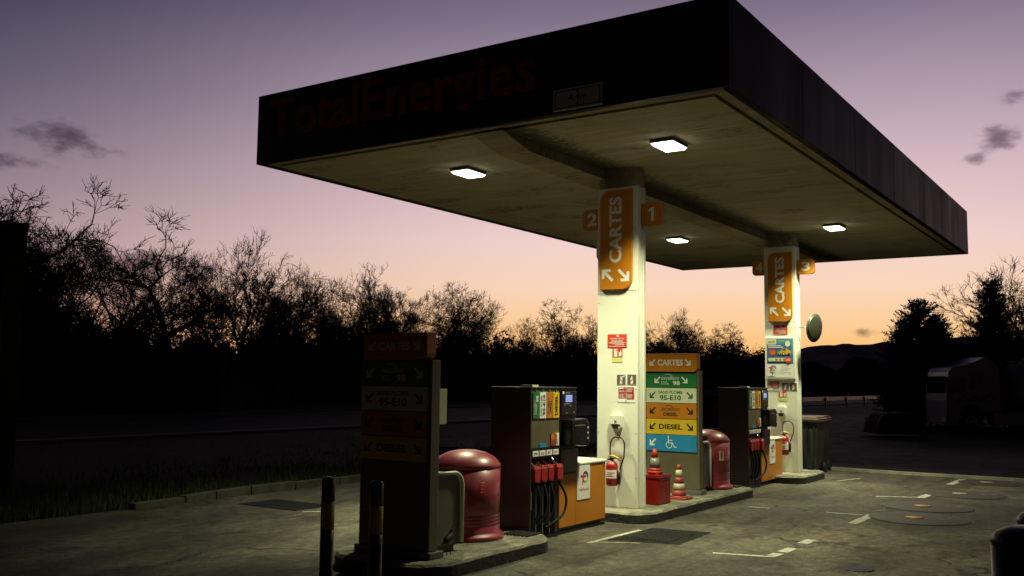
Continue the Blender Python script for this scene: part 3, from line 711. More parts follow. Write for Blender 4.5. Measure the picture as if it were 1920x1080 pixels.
def extinguisher(x, y, zb, zt, lab, hz):
    t_ = thing('fire_extinguisher', (x,y,zb), lab, 'fire extinguisher', 'red fire extinguishers hung on the pillars')
    r = .076; H = zt-zb
    MB().lathe((x,y,zb), [(.03,0),(r-.012,.004),(r,.025),(r,H-.06),(r*.86,H-.025),(r*.45,H),(.022,H+.01)], RED, 28).build('cylinder', t_)
    mb = MB(); 
    a = [R(-165+150*i/10) for i in range(11)]
    mb.add([(x+(r+.0012)*math.cos(q),y+(r+.0012)*math.sin(q),z) for z in (zb+.10,zb+H-.1) for q in a], [(i,i+1,i+12,i+11) for i in range(10)], PLWHITE, True)
    for k in range(6):
        aa = [R(-150+115*i/6) for i in range(7)]; zz = zb+.115+k*.022+(.02 if k > 2 else 0)
        mb.add([(x+(r+.002)*math.cos(q),y+(r+.002)*math.sin(q),z) for z in (zz,zz+(.012 if k != 3 else .02)) for q in aa[(k%3):7-(k%2)]], [(i,i+1,i+1+len(aa[(k%3):7-(k%2)]),i+len(aa[(k%3):7-(k%2)])) for i in range(len(aa[(k%3):7-(k%2)])-1)], DKRED, True)
    mb.build('label_sticker', t_)
    mb = MB(); mb.tube([(x,y,zt),(x,y,zt+.045)], .02, BLACK, 10); mb.tube([(x-.05,y-.01,zt+.02),(x+.07,y-.01,zt+.05)], [.012,.010], BLACK, 8); mb.build('valve', t_)
    mb = MB(); mb.tube([(x-.02,y-.03,zt+.062),(x+.03,y-.035,zt+.072),(x+.085,y-.02,zt+.045),(x+.11,y,zt+.015)], .012, YEL, 8); mb.build('yellow_lever', t_)
    mb = MB(); pts = [(x-.02,y,zt+.03),(x-.045,y+.03,zt+.11)]
    cxh, rh = x+.055, .10; zc = hz-.10
    pts += [(cxh+rh*math.cos(q), y+.04, zc+rh*1.05*math.sin(q)) for q in [R(180-18*i) for i in range(11)]]
    pts += [(x+.15,y+.03,zt+.05),(x+.115,y+.01,zt-.06),(x+.10,y+.0,zt-.14)]
    mb.tube(pts, .0095, BLACK, 8); mb.build('hose', t_)
    mb = MB(); mb.tube([(x+.10,y,zt-.10),(x+.095,y,zt-.28)], [.017,.022], BLACK, 10); mb.build('horn', t_)
    mb = MB(); mb.box((x-.03,y+r-.01,zb+.15),(x+.03,y+.099,zb+.19), BLACK); mb.build('bracket', t_)
extinguisher(-5.745,10.878,.395,.70,'red fire extinguisher with looped black hose on the near pillar',1.0)
extinguisher(-5.62,17.194,.43,.77,'red fire extinguisher with looped black hose on the far pillar',1.03)
# blue poster
t_ = thing('advertising_poster', (-5.70,17.28,1.79), 'framed blue and white car wash advertising poster on the far pillar', 'poster')
x0, z0, x1, z1, yy = -5.975,1.785,-5.428,2.53,17.294
w, H = x1-x0, z1-z0
MB((x0,yy,z0), FACE_FRONT).box((0,0,.001),(w,H,.03),WHITE,.005).build('frame', t_)
mb = MB((x0,yy,z0), FACE_FRONT); n = .031
mb.rect(w*.06,H*.03,w*.94,H*.97,n,PLWHITE); mb.rect(w*.06,H*.36,w*.94,H*.97,n,PBLUE); mb.rect(w*.6,H*.6,w*.94,H*.97,n,TEAL); mb.rect(w*.06,H*.84,w*.94,H*.97,n,TEAL)
mb.dec(rrect(w*.06,H*.83,w*.38,H*.965,.02,'b'),n,PALE); mb.text('wash',w*.10,H*.865,w*.34,H*.93,n,GREY); mb.disc(w*.205,H*.89,w*.03,n,YEL)
mb.text('MA CARTE LAVAGE',w*.45,H*.90,w*.82,H*.92,n,LETW)
for k, (a, b) in enumerate(((.1,.55),(.1,.6))): mb.rect(w*a,H*(.79-k*.04),w*b,H*(.81-k*.04),n,LETW)
mb.disc(w*.25,H*.64,w*.11,n,REDSIGN); mb.text('X2',w*.18,H*.61,w*.32,H*.66,n,YEL)
mb.rect(w*.66,H*.60,w*.86,H*.88,n,BLUEINK); mb.disc(w*.76,H*.84,w*.09,n,PALE); mb.rect(w*.67,H*.68,w*.84,H*.77,n,PBLUE)
mb.dec([(w*.42,H*.60),(w*.84,H*.58),(w*.88,H*.66),(w*.80,H*.69),(w*.73,H*.73),(w*.58,H*.72),(w*.52,H*.67),(w*.42,H*.65)],n,CARY)
mb.dec([(w*.57,H*.68),(w*.70,H*.68),(w*.69,H*.715),(w*.60,H*.71)],n,INK)
mb.disc(w*.48,H*.60,w*.045,n,INK); mb.disc(w*.63,H*.60,w*.05,n,INK); mb.disc(w*.63,H*.60,w*.025,n,PLWHITE); mb.disc(w*.48,H*.60,w*.02,n,PLWHITE); mb.disc(w*.8,H*.60,w*.035,n,INK)
mb.dec(rrect(w*.11,H*.42,w*.74,H*.505,.02,'abcd'),n,PALE)
for k in range(3): mb.disc(w*(.38+.13*k),H*.46,w*.045,n,ORSIGN)
mb.text('PACK',w*.14,H*.445,w*.28,H*.475,n,YEL); mb.disc(w*.78,H*.455,w*.105,n,REDSIGN); mb.text('50E',w*.71,H*.43,w*.85,H*.48,n,LETW)
swirl(mb,w*.24,H*.235,w*.22,n)
for k in range(6): mb.rect(w*.54,H*(.31-k*.022),w*(.86-.05*(k%3)),H*(.318-k*.022),n,PGREY)
mb.text('5EUR 10EUR',w*.72,H*.14,w*.88,H*.155,n,INK); mb.text('20EUR',w*.8,H*.10,w*.88,H*.115,n,INK)
mb.build('printed_sheet', t_)
mb = MB((x0,yy,z0), FACE_FRONT); mb.rect(w*.06,H*.06,w*.3,H*.19,n+.003,PLWHITE); mb.stroke([(w*.18,H*.16),(w*.25,H*.13),(w*.22,H*.08)],w*.025,n+.0035,BLUE); mb.build('sticker', t_)
# mirror
t_ = thing('convex_mirror', (-5.12,17.4,2.45), 'round convex mirror on a short arm right of the far pillar', 'mirror')
MB().tube([(-5.405,17.4,2.715),(-5.20,17.42,2.715)], .011, GALV, 8).build('arm', t_)
nrm = Vector((.97,-.24,-.10)).normalized(); u = nrm.cross(Vector((0,0,1))).normalized(); v = u.cross(nrm)
mcen = Vector((-5.12,17.42,2.70)); fr = MB(mcen, (tuple(-u),tuple(v),tuple(nrm))) 
fr.F = [u, v, nrm] if u.cross(v).dot(nrm) > 0 else [-u, v, nrm]
fr.lathe((0,0,0), [(.05,-.06),(.2,-.045),(.255,-.012),(.262,0),(.25,.012)], MIRB, 36); fr.build('shell', t_)
fr2 = MB(mcen, fr.F); fr2.lathe((0,0,0), [(.249,.012),(.2,.026),(.12,.036),(.001,.042)], MIRG, 36); fr2.build('glass', t_)

# ---------------------------------------------------------------- price totems
def totem(dx, dy, dis, lab):
    x0, x1, x2, y0 = -6.17+dx, -5.38+dx, -5.345+dx, 6.74+dy
    t_ = thing('price_totem', ((x0+x2)/2,y0+.13,.13), lab, 'price totem')
    MB().box((x0,y0,.19),(x1-.001,y0+.105,1.86), OLIVE, .006).build('casing', t_)
    MB().box((x1,y0-.012,.19),(x2,y0+.115,1.86), OLIVE, .01).build('side_post', t_)
    MB().box((x0-.03,y0-.03,.128),(x2+.03,y0+.17,.188), GREY, .01).build('plinth', t_)
    w = x1-x0-.01; zs = [(1.632,1.845),(1.405,1.622),(1.180,1.395),(.962,1.170)]
    if dis: zs = [(1.618,1.828),(1.40,1.610),(1.175,1.392),(.95,1.167),(.712,.942)]
    mts = [GREEN,PALE,ORANGE,YEL,BLUE]; inks = [LETW,DKGRN,INK,INK,LETW]
    for i, (a, b) in enumerate(zs):
        h = b-a; mb = MB((x0+.005,y0,a), FACE_FRONT)
        mb.box((0,0,.002),(w,h,.018), mts[i], .004)
        n = .0185; s2 = h*.46; ik = inks[i]
        if i == 4:
            arrow(mb, w*.07, h*.32, s2, n, ik); X_, Y_ = w*.46, h*.40
            mb.ring(X_,Y_,h*.17,h*.215,110,395,n,ik); mb.disc(X_-.01,h*.88,h*.055,n,ik)
            mb.stroke([(X_-.012,h*.80),(X_-.004,h*.52),(X_+.055,h*.50),(X_+.085,h*.25),(X_+.115,h*.27)],h*.055,n,ik); mb.stroke([(X_-.01,h*.68),(X_+.05,h*.67)],h*.05,n,ik)
        else:
            a0 = .17 if i == 0 and dis else .07
            arrow(mb, w*a0, h*.3, s2, n, ik); arrow(mb, w*(1-a0)-s2, h*.3, s2, n, ik, fx=True)
            if i == 0:
                mb.text('excellium',w*.31,h*.52,w*.66,h*.80,n,ik,bold=.0,shear=.35); mb.stroke([(w*.38,h*.86),(w*.45,h*.93),(w*.52,h*.84)],.006,n,ik)
                mb.text('SANS',w*.31,h*.33,w*.43,h*.43,n,ik); mb.text('PLOMB',w*.31,h*.19,w*.46,h*.29,n,ik); mb.text('98',w*.54,h*.16,w*.68,h*.46,n,ik,bold=.03)
            elif i == 1: mb.text('SANS PLOMB',w*.25,h*.62,w*.73,h*.82,n,ik,bold=.015); mb.text('95-E10',w*.28,h*.17,w*.70,h*.52,n,ik,bold=.03)
            elif i == 2: mb.text('excellium',w*.31,h*.52,w*.67,h*.78,n,ik,bold=.0,shear=.35); mb.stroke([(w*.40,h*.82),(w*.46,h*.88),(w*.52,h*.80)],.006,n,ik); mb.text('DIESEL',w*.35,h*.18,w*.63,h*.40,n,ik,bold=.03)
            else: mb.text('DIESEL',w*.26,h*.34,w*.72,h*.68,n,ik,bold=.035)
        mb.build('price_panel', t_)
    h = .235 if not dis else .262; z = 1.868 if not dis else 1.845
    a, b = x0+.05-(.04 if dis else .0), x2-.03+(.01 if dis else 0.)
    tp = MB((a,y0-.05,z), FACE_FRONT).prism(rrect(0,0,b-a,h,.05,'bd'), -.13, 0, ORSIGN, .006).build('top_sign', t_)
    mb = MB((a,y0-.05,z), FACE_FRONT); w = b-a
    mb.text('CARTES',w*.24,h*.33,w*.74,h*.66,.001,LETW,bold=.03); arrow(mb,w*.08,h*.33,h*.37,.001,LETW); arrow(mb,w*.89-h*.37,h*.33,h*.37,.001,LETW,fx=True)
    mb.build('lettering', tp)
    return t_
t1 = totem(0,0,False,'dark price totem on the near island, unlit and seen in shadow')
MB((-5.43,6.92,1.285), FACE_RIGHT).box((0,0,0),(.13,.32,.012),PALE,.003).box((-.08,.1,-.02),(.13,.14,-.001),GREY).build('notice_plate', t1)
totem(-.07,6.14,True,'lit price totem with green, white, orange, yellow and blue panels')

# cabinets behind the totems
def cabinet(x, y, lab, pm):
    t_ = thing('service_cabinet', (x-.3,y+.25,.13), lab, 'cabinet', 'service cabinets behind the price totems')
    L, H0, H1 = .43, .20, .84
    P = rrect(0,H0,L,H1,.13,'c',8)
    MB((x,y,0), FACE_RIGHT).prism(P, -.55, -.02, pm, .004).build('casing', t_)
    mb = MB(); Q = [(0,H1)]+[(L-.13+.13*math.cos(R(90-90*i/8)), H1-.13+.13*math.sin(R(90-90*i/8))) for i in range(9)]+[(L,H0)]
    mb.tube([(x,y+p[0],p[1]) for p in Q], .016, WHITE, 8); mb.build('edge_tube', t_)
    MB().box((x-.5,y+.02,.128),(x-.05,y+L-.06,.198), BLACK).build('foot', t_)
PANEL = mat('olive_grey_panel', (.12,.115,.08), .5, var=.1, vs=3, dirt=.3)
cabinet(-5.42,6.885,'olive grey cabinet with white edge tube behind the dark totem', PANEL)
cabinet(-5.49,13.02,'dark cabinet with white edge tube behind the lit totem', GREY)

# the bird in front of the near cabinet
def skin(name, V, E_, rad, parent, mt, root=0):
    me = bpy.data.meshes.new(name); me.from_pydata(V, E_, []); me.materials.append(mt)
    ob = bpy.data.objects.new(name, me); C.objects.link(ob); ob.parent = parent
    ms = ob.modifiers.new('Skin', 'SKIN'); ob.modifiers.new('Sub', 'SUBSURF').levels = 2; ob.modifiers['Sub'].render_levels = 2
    for i, r_ in enumerate(rad): me.skin_vertices[0].data[i].radius = (r_[0], r_[1]) if isinstance(r_, tuple) else (r_, r_)
    me.skin_vertices[0].data[root].use_root = True; return ob
bx, by = -5.36, 7.04
bd = thing('bird', (bx,by,.13), 'small black crow-like bird standing in front of the olive grey cabinet', 'bird')
# along +Y: tail to beak
skin('body', [(0,-.085,.10),(0,-.055,.118),(0,-.015,.135),(0,.028,.165),(0,.045,.20),(0,.052,.228)], [(0,1),(1,2),(2,3),(3,4),(4,5)], [.008,.02,.036,.034,.018,.018], bd, BIRD, 2)
MB((bx,by,.13)).lathe((0,.095,.226), [(.001,0)][:0] or [(.011,-.035),(.007,-.018),(.001,0)], BIRD, 8, ax=1).build('beak', bd)
MB((bx,by,.13)).add([(-.014,-.06,.115),(.014,-.06,.115),(.02,-.135,.082),(-.02,-.135,.082),(-.012,-.06,.105),(.012,-.06,.105),(.018,-.135,.077),(-.018,-.135,.077)],[(0,1,2,3),(4,7,6,5),(0,4,5,1),(2,6,7,3),(1,5,6,2),(3,7,4,0)],BIRD).build('tail', bd)
for s1, dy in ((-.012,-.012),(.012,.014)):
    MB((bx,by,.13)).tube([(s1,dy,.115),(s1,dy-.006,.055),(s1,dy,.004)], .0035, BIRDL, 6).tube([(s1,dy-.012,.004),(s1,dy+.022,.003)], .003, BIRDL, 5).build('leg', bd)

# ---------------------------------------------------------------- red bins
def red_bin(x, y, lab, lbl=False):
    t_ = thing('waste_bin', (x,y,.13), lab, 'bin', 'red domed bins on the islands')
    r = .342; z = .13
    MB().lathe((x,y,z), [(r+.045,0),(r+.045,.03),(r+.03,.045),(r+.012,.06),(r,.075),(r,.13),(r-.004,.135),(r-.004,.139),(r,.144),(r,.165),(r-.004,.17),(r-.004,.174),(r,.179),(r,.20),(r-.004,.205),(r-.004,.209),(r,.214),(r,.235),(r-.004,.24),(r-.004,.244),(r,.249),(r,.682)], BINRED, 56).build('drum', t_)
    MB().lathe((x,y,z), [(r-.004,.683),(r-.004,.688),(r+.003,.692),(r+.004,.712),(r-.004,.726),(r*.90,.765),(r*.76,.803),(r*.55,.836),(r*.28,.857),(.001,.862)], BINRED, 56).build('domed_lid', t_)
    mb = MB()
    for k in range(4): 
        q = R(-38+k*1.2); mb.box((x+r*math.cos(R(-25))-.01,y+r*math.sin(R(-25))-.05,z+.46+k*.03),(x+r*math.cos(R(-25))+.008,y+r*math.sin(R(-25))+.05,z+.472+k*.03), DKRED, .003)
    mb.build('vent_slots', t_)
    if lbl: MB((x+r*math.cos(R(-28))*1.004,y+r*math.sin(R(-28))*1.004,z+.42), ((.47,.88,0),(0,0,1),(.88,-.47,0))).box((-.04,0,-.004),(.04,.14,.004),PALE).build('sticker', t_)
red_bin(-5.85,7.955,'red domed bin on the near island behind the dark totem')
red_bin(-5.745,13.915,'red domed bin with pale sticker on the middle island',True)

# ---------------------------------------------------------------- fuel dispensers
def dispenser(dx, dy, lab):
    ox, oy = -5.56+dx, 8.70+dy
    t_ = thing('fuel_dispenser', (ox-.25,oy+.9,0), lab, 'fuel pump', 'fuel pumps')
    D = .50
    MB((ox,oy,0)).box((-D-.01,-.012,.03),(-.0,.012,1.60), BROWN, .004).build('end_panel', t_)
    MB((ox,oy,0)).box((-D,.013,.97),(-.005,.585,1.60), OLIVE, .004).build('upper_casing', t_)
    MB((ox,oy,0)).box((-D,.013,.03),(-.16,.585,.968), BLACK).build('hose_bay', t_)
    MB((ox,oy,0)).box((-D-.01,-.015,1.602),(.004,.96,1.622), BLACK, .004).box((-.2,.1,1.6225),(-.05,.22,1.645), PALE).build('top_cover', t_)
    MB((ox,oy,0)).box((-D,0,-.02),(-.03,1.70,.028), BLACK).build('base', t_)
    # grade strips
    F_ = MB((ox,oy,0), FACE_RIGHT)
    gr = [('98','excellium',GREEN,LETW),('95-E10','SANS PLOMB',PLWHITE,INK),('DIESEL','excellium',ORANGE,INK),('DIESEL','',YEL,INK)]
    for i, (big, small, pm, ik) in enumerate(gr):
        u0 = .03+i*.138; u1 = u0+.128; F_ = MB((ox,oy,0), FACE_RIGHT)
        F_.box((u0,1.285,-.004),(u1,1.565,.004), pm, .002)
        if i == 3: F_.text(big,u0+.035,1.315,u1-.035,1.535,.005,ik,bold=.035,rot=90)
        elif i == 1: F_.text(small,u0+.018,1.31,u0+.046,1.53,.005,ik,rot=90); F_.text(big,u0+.062,1.32,u1-.02,1.54,.005,ik,bold=.03,rot=90)
        elif i == 2: F_.text(small,u0+.02,1.33,u0+.05,1.50,.005,ik,bold=0,shear=.3,rot=90); F_.text(big,u0+.066,1.35,u1-.03,1.48,.005,ik,bold=.02,rot=90)
        else: F_.text(small,u0+.015,1.33,u0+.045,1.48,.005,ik,bold=0,shear=.3,rot=90); F_.text('SANS PLOMB',u0+.055,1.33,u0+.075,1.44,.005,ik,rot=90); F_.text(big,u0+.055,1.46,u1-.02,1.53,.005,ik,bold=.02,rot=90)
        F_.build('grade_label', t_)
        F_ = MB((ox,oy,0), FACE_RIGHT); F_.box((u0+.05,1.572,-.004),(u0+.075,1.595,.006), GREEN).build('grade_lamp', t_)
        F_ = MB((ox,oy,0), FACE_RIGHT); F_.box((u0+.004,.885,-.004),(u1-.006,.942,.004), PLWHITE, .002)
        F_.text(('SP98','E10','B7','B7')[i], u0+.034,.900,u1-.036,.925,.0045,INK).build('number_tag', t_)
    F_ = MB((ox,oy,0), FACE_RIGHT); F_.box((.012,.945,-.02),(.585,.968,.0),BLACK).box((.012,.86,-.02),(.585,.945,-.006),BLACK).build('bay_header', t_)
    F_ = MB((ox,oy,0), FACE_RIGHT); F_.box((.40,.985,-.004),(.50,1.12,.004),CONER); F_.rect(.405,1.05,.495,1.115,.0045,ORSIGN); F_.box((.505,.985,-.004),(.57,1.12,.004),PLWHITE); F_.rect(.53,.99,.54,1.05,.0045,INK)
    F_.rect(.505,1.0,.52,1.11,.0048,DKRED); F_.build('safety_sticker', t_)
    F_ = MB((ox,oy,0), FACE_RIGHT); F_.box((.17,.975,-.004),(.30,1.015,.004),BLUE).build('blue_sticker', t_)
    # nozzles with hoses
    for i in range(4):
        u = .095+i*.138; nx = ox-.015+.03*(i == 3)
        nz = MB().tube([(nx-.03,oy+u-.075,.86),(nx+.0,oy+u-.045,.80),(nx+.02,oy+u-.01,.765)], [.011,.012,.014], STEEL, 8).build('nozzle', t_)
        mb = MB((nx,oy+u,0), FACE_RIGHT)
        mb.prism([(-.045,.62),(.035,.60),(.062,.63),(.07,.74),(.055,.785),(-.005,.79),(-.045,.755),(-.055,.68)], -.03, .045, RED, .012)
        mb.text('HAUT',.0-.02,.755,.04,.768,.0455,LETW); mb.build('nozzle_cover', nz)
        mb = MB((nx,oy+u,0), FACE_RIGHT); mb.tube([(.05,.70,.0),(.088,.66,.01),(.082,.585,.0),(.03,.57,0)], .010, BLACK, 6); mb.build('nozzle_lever', nz)
        pts = [(nx+.0,oy+u+.01,.63),(nx+.03,oy+u+.02,.56),(nx+.05,oy+u+.04,.44),(nx+.04,oy+u+.03,.28),(nx+.0,oy+u-.03,.16),(nx-.06,oy+u-.05,.12),(nx-.10,oy+u-.04,.22),(nx-.12,oy+u-.02,.6),(nx-.13,oy+u-.0,.93)]
        if i == 3: pts = [(nx+.0,oy+u+.01,.63),(nx+.03,oy+u+.05,.55),(nx+.05,oy+u+.11,.44),(nx+.05,oy+u+.12,.34),(nx+.04,oy+u+.07,.24),(nx+.0,oy+u-.05,.16),(nx-.08,oy+u-.12,.12),(nx-.12,oy+u-.1,.4),(nx-.13,oy+u-.0,.93)]
        P = [Vector(p) for p in pts]; Q = []
        for k in range(len(P)-1):
            a, b, c_, d_ = P[max(k-1,0)], P[k], P[k+1], P[min(k+2,len(P)-1)]
            for j in range(4):
                s1 = j/4; Q.append(.5*((2*b)+(-a+c_)*s1+(2*a-5*b+4*c_-d_)*s1*s1+(-a+3*b-3*c_+d_)*s1**3))
        Q.append(P[-1]); MB().tube([tuple(q) for q in Q], .0145, RUBBER, 8).build('hose', nz)
    mb = MB((ox,oy,0), FACE_RIGHT)
    for i in range(5): mb.box((.018+i*.138,.035,-.15),(.030+i*.138,.86,-.03), GALV, .003)
    mb.box((.012,.33,-.03),(.03,.52,.0), GALV,.004); mb.build('hose_guides', t_)
    # display head
    F_ = MB((ox,oy,0), FACE_RIGHT); F_.box((.592,.66,-D),(.96,1.60,-.012), BLACK, .008)
    F_.box((.61,1.30,-.0115),(.94,1.58,.010), BLKP, .012); F_.build('display_head', t_)
    F_ = MB((ox,oy,0), FACE_RIGHT); F_.box((.70,1.455,.0105),(.84,1.535,.014), SCREEN).build('screen', t_)
    F_ = MB((ox,oy,0), FACE_RIGHT)
    for a, b in ((.66,1.42),(.78,1.405),(.70,1.325),(.86,1.33)): F_.box((a,b,.0105),(a+.035,b+.02,.014), GREY)
    F_.box((.63,1.545,.0105),(.66,1.575,.014), PLWHITE); F_.text('LITRES',.70,1.552,.8,1.565,.0112,PGREY); F_.text('EUROS',.70,1.43,.78,1.442,.0112,PGREY); F_.build('display_keys', t_)
    F_ = MB((ox,oy,0), FACE_RIGHT); F_.prism([(.66,.98),(1.0,.96),(1.06,1.0),(1.05,1.22),(.98,1.27),(.66,1.26)], -.02, .12, BLKP, .015); F_.build('card_terminal', t_)
    F_ = MB((ox,oy,0), FACE_RIGHT); F_.rect(.72,1.19,.95,1.205,.1205,GREY)
    for k in range(3): F_.box((1.0,1.04+k*.06,.1205),(1.02,1.06+k*.06,.124), PLWHITE)
    F_.build('terminal_keys', t_)
    F_ = MB((ox,oy,0), FACE_RIGHT); F_.box((.62,.68,-.011),(.95,.93,.03),GREY,.01).build('lower_console', t_)
    # orange lower cabinet
    F_ = MB((ox,oy,0), FACE_RIGHT); F_.box((.60,.075,-D+.02),(.955,.655,-.006),ORANGE,.004).box((.9552,.075,-D+.02),(1.67,.735,-.006),ORANGE,.004).build('orange_cabinet', t_)
    F_ = MB((ox,oy,0), FACE_RIGHT); F_.box((.962,.737,-D-.0),(1.685,.765,.004),WHITE,.008); F_.box((.98,.7655,-D+.02),(1.66,.775,-.02),mat('lid_pink_white',(.62,.52,.45),.4),.004).build('cabinet_lid', t_)
    F_ = MB((ox,oy,0), FACE_RIGHT); F_.box((.985,.345,-.005),(1.285,.735,.0),PLWHITE); swirl(F_,1.15,.575,.16,.0005); F_.text('TotalEnergies',1.02,.435,1.25,.475,.0005,REDSIGN,bold=.0); F_.build('logo_poster', t_)
    F_ = MB((ox,oy,0), FACE_RIGHT); F_.lathe((1.63,.70,-.006),[(.014,0),(.012,.006)],STEEL,12); F_.build('lock', t_)
    F_ = MB((ox,oy,0), FACE_RIGHT); F_.box((.6,.028,-D+.05),(1.64,.074,-.06),BLACK).build('cabinet_plinth', t_)
dispenser(0,0,'near fuel pump with four red nozzles and an orange cabinet')
dispenser(.02,6.47,'far fuel pump with four red nozzles, in front of the far pillar')

# ---------------------------------------------------------------- small things on the island
t_ = thing('sand_box', (-5.42,11.62,.13), 'red plastic box with closed lid standing beside the near pillar', 'box')
fa = R(33); FB = ((math.cos(fa),math.sin(fa),0),(-math.sin(fa),math.cos(fa),0),(0,0,1))
def taper(mb, a, b, w0, d0, w1, d1, z0, z1, mt):
    mb.add([(a-w0,b-d0,z0),(a+w0,b-d0,z0),(a+w0,b+d0,z0),(a-w0,b+d0,z0),(a-w1,b-d1,z1),(a+w1,b-d1,z1),(a+w1,b+d1,z1),(a-w1,b+d1,z1)],[(0,3,2,1),(4,5,6,7),(0,1,5,4),(1,2,6,5),(2,3,7,6),(3,0,4,7)],mt)
RB = (-5.50,11.62,0); FB0 = ((1,0,0),(0,1,0),(0,0,1))
mb = MB(RB, FB0); mb.box((-.155,-.17,.131),(.125,.19,.455), REDP, .015); mb.build('body', t_)
mb = MB(RB, FB0); mb.box((-.165,-.18,.457),(.135,.20,.485), REDP, .01); mb.box((-.155,-.17,.4855),(.125,.19,.50), REDP, .01); mb.build('lid', t_)
def cone(x, y, z, h, r, bands, mt, lab, rr, tilt=0):
    t_ = thing('traffic_cone', (x,y,z), lab, 'traffic cone')
    mb = MB((x,y,z)); mb.prism(rrect(-rr,-rr,rr,rr,rr*.35), 0, .022, mt, .006); mb.build('base', t_)
    mb = MB((x,y,z)); rt_ = .024
    def rad(q): return r+(rt_-r)*q
    def seg(q0, q1, m_, ex=0.): mb.lathe((0,0,.022), [(rad(q0)+ex,q0*(h-.022)),(rad(q1)+ex,q1*(h-.022))], m_, 28)
    q = 0; mb.lathe((0,0,.022),[(r*1.22,0),(r*1.04,.012),(r,.02)],mt,28)
    for i, (q1, isb) in enumerate(bands):
        if isb: continue
        q0 = bands[i-1][0] if i else 0.03; seg(q0, q1, mt)
    mb.build('body', t_)
    for i, (q1, isb) in enumerate(bands):
        if isb: 
            mb = MB((x,y,z)); seg(bands[i-1][0], q1, isb, .0015); mb.build('reflective_band', t_)
cone(-5.53,11.66,.501,.325,.085,[(.2,None),(.62,REFL),(1,None)],CONEO,'orange red cone with a grey band standing on the red box',.082)
cone(-5.475,12.30,.13,.455,.10,[(.22,None),(.42,REFD),(.62,None),(.84,REFD),(1,None)],CONER,'faded red cone with two dirty white bands in front of the lit totem',.15)

# bollards
def striped_bollard(p, h, lab):
    x, y = p.x, p.y; r = .047
    t_ = thing('bollard', (x,y,0), lab, 'bollard', 'black and yellow posts before the near island')
    MB().lathe((x,y,0), [(r,0),(r,h-.36)], BLKP, 24).lathe((x,y,0), [(r,h-.17),(r,h-.02),(r*.8,h-.004),(r*.3,h+.002)], BLKP, 24).build('post', t_)
    MB().lathe((x,y,0), [(r+.001,h-.36),(r+.001,h-.17)], YEL, 24).build('yellow_band', t_)
striped_bollard(spot(627,7.0), top_z(615,894,7.0), 'left of the two slim black posts with a yellow band')
striped_bollard(spot(716,6.85), top_z(706,901,6.85), 'slim black post with a yellow band in front of the dark totem')
def fat_bollard(p, h, lab, r=.135):
    x, y = p.x, p.y
    t_ = thing('bollard', (x,y,0), lab, 'bollard', 'thick black posts in the lower right')
    MB().lathe((x,y,0), [(r,0),(r,h-.075)], BLKP, 40).build('post', t_)
    MB().lathe((x,y,0), [(r-.004,h-.0745),(r+.004,h-.065),(r+.004,h-.052),(r*.86,h-.026),(r*.5,h-.006),(.001,h)], BLKP, 40).build('cap', t_)
fat_bollard(spot(1917,4.0), top_z(1917,984,4.0), 'thick black post with domed cap, nearer one in the lower right corner')
fat_bollard(spot(1952,5.0), top_z(1950,953,5.0), 'thick black post with domed cap, farther one at the right edge')

# wheelie bins behind the far pillar
def wheelie(x, y, lab, top):
    t_ = thing('wheelie_bin', (x,y,0), lab, 'wheelie bin', 'grey wheelie bins behind the far pillar')
    mb = MB((x,y,0)); taper(mb, 0,0,.21,.22,.26,.28,.10,.98,BING); mb.build('body', t_)
    mb = MB((x,y,0)); mb.box((-.29,-.33,.965),(.29,.33,1.01),BLACK,.012)
    for s1 in (-.2,-.07,.07,.2): mb.box((s1-.012,-.295,.15),(s1+.012,-.262,.96),BLACK,.004)
    mb.build('rim', t_)
    mb = MB((x,y,0)); mb.box((-.285,-.32,1.012),(.285,.34,1.045),top,.015); mb.box((-.25,-.30,1.046),(.25,.30,1.075),top,.02); mb.build('lid', t_)
    for s1 in (-.25,.25): MB((x,y,0)).lathe((s1-.02,.24,.10),[(.10,0),(.10,.04)],RUBBER,18,ax=0).build('wheel', t_)
wheelie(-5.70,18.85,'grey green wheelie bin with brownish lid right behind the far pillar',CARD)
wheelie(-5.80,19.5,'darker wheelie bin behind the one with the brownish lid',BLACK)

# dim board behind the far dispenser
t_ = thing('information_board', (-11.9,30,0), 'dim bluish framed board standing far behind the far fuel pump', 'board')
mb = MB((-12.55,30,0), FACE_FRONT); mb.box((0,.25,0),(1.35,1.70,.05),BOARDD,.01); mb.build('panel', t_)
mb = MB((-12.55,30,0), FACE_FRONT); mb.rect(.1,1.3,1.2,1.5,.051,PBLUE); mb.disc(.65,.85,.25,.051,DKRED)
for k in range(4): mb.rect(.12,.42+k*.06,1.1-.1*(k%2),.44+k*.06,.051,GREY)
mb.build('printed_sheet', t_)
for s1 in (.1,1.2): MB((-12.55,30,0), FACE_FRONT).box((s1,-.5,-.06),(s1+.06,1.6,-.005),GREY).build('leg', t_)

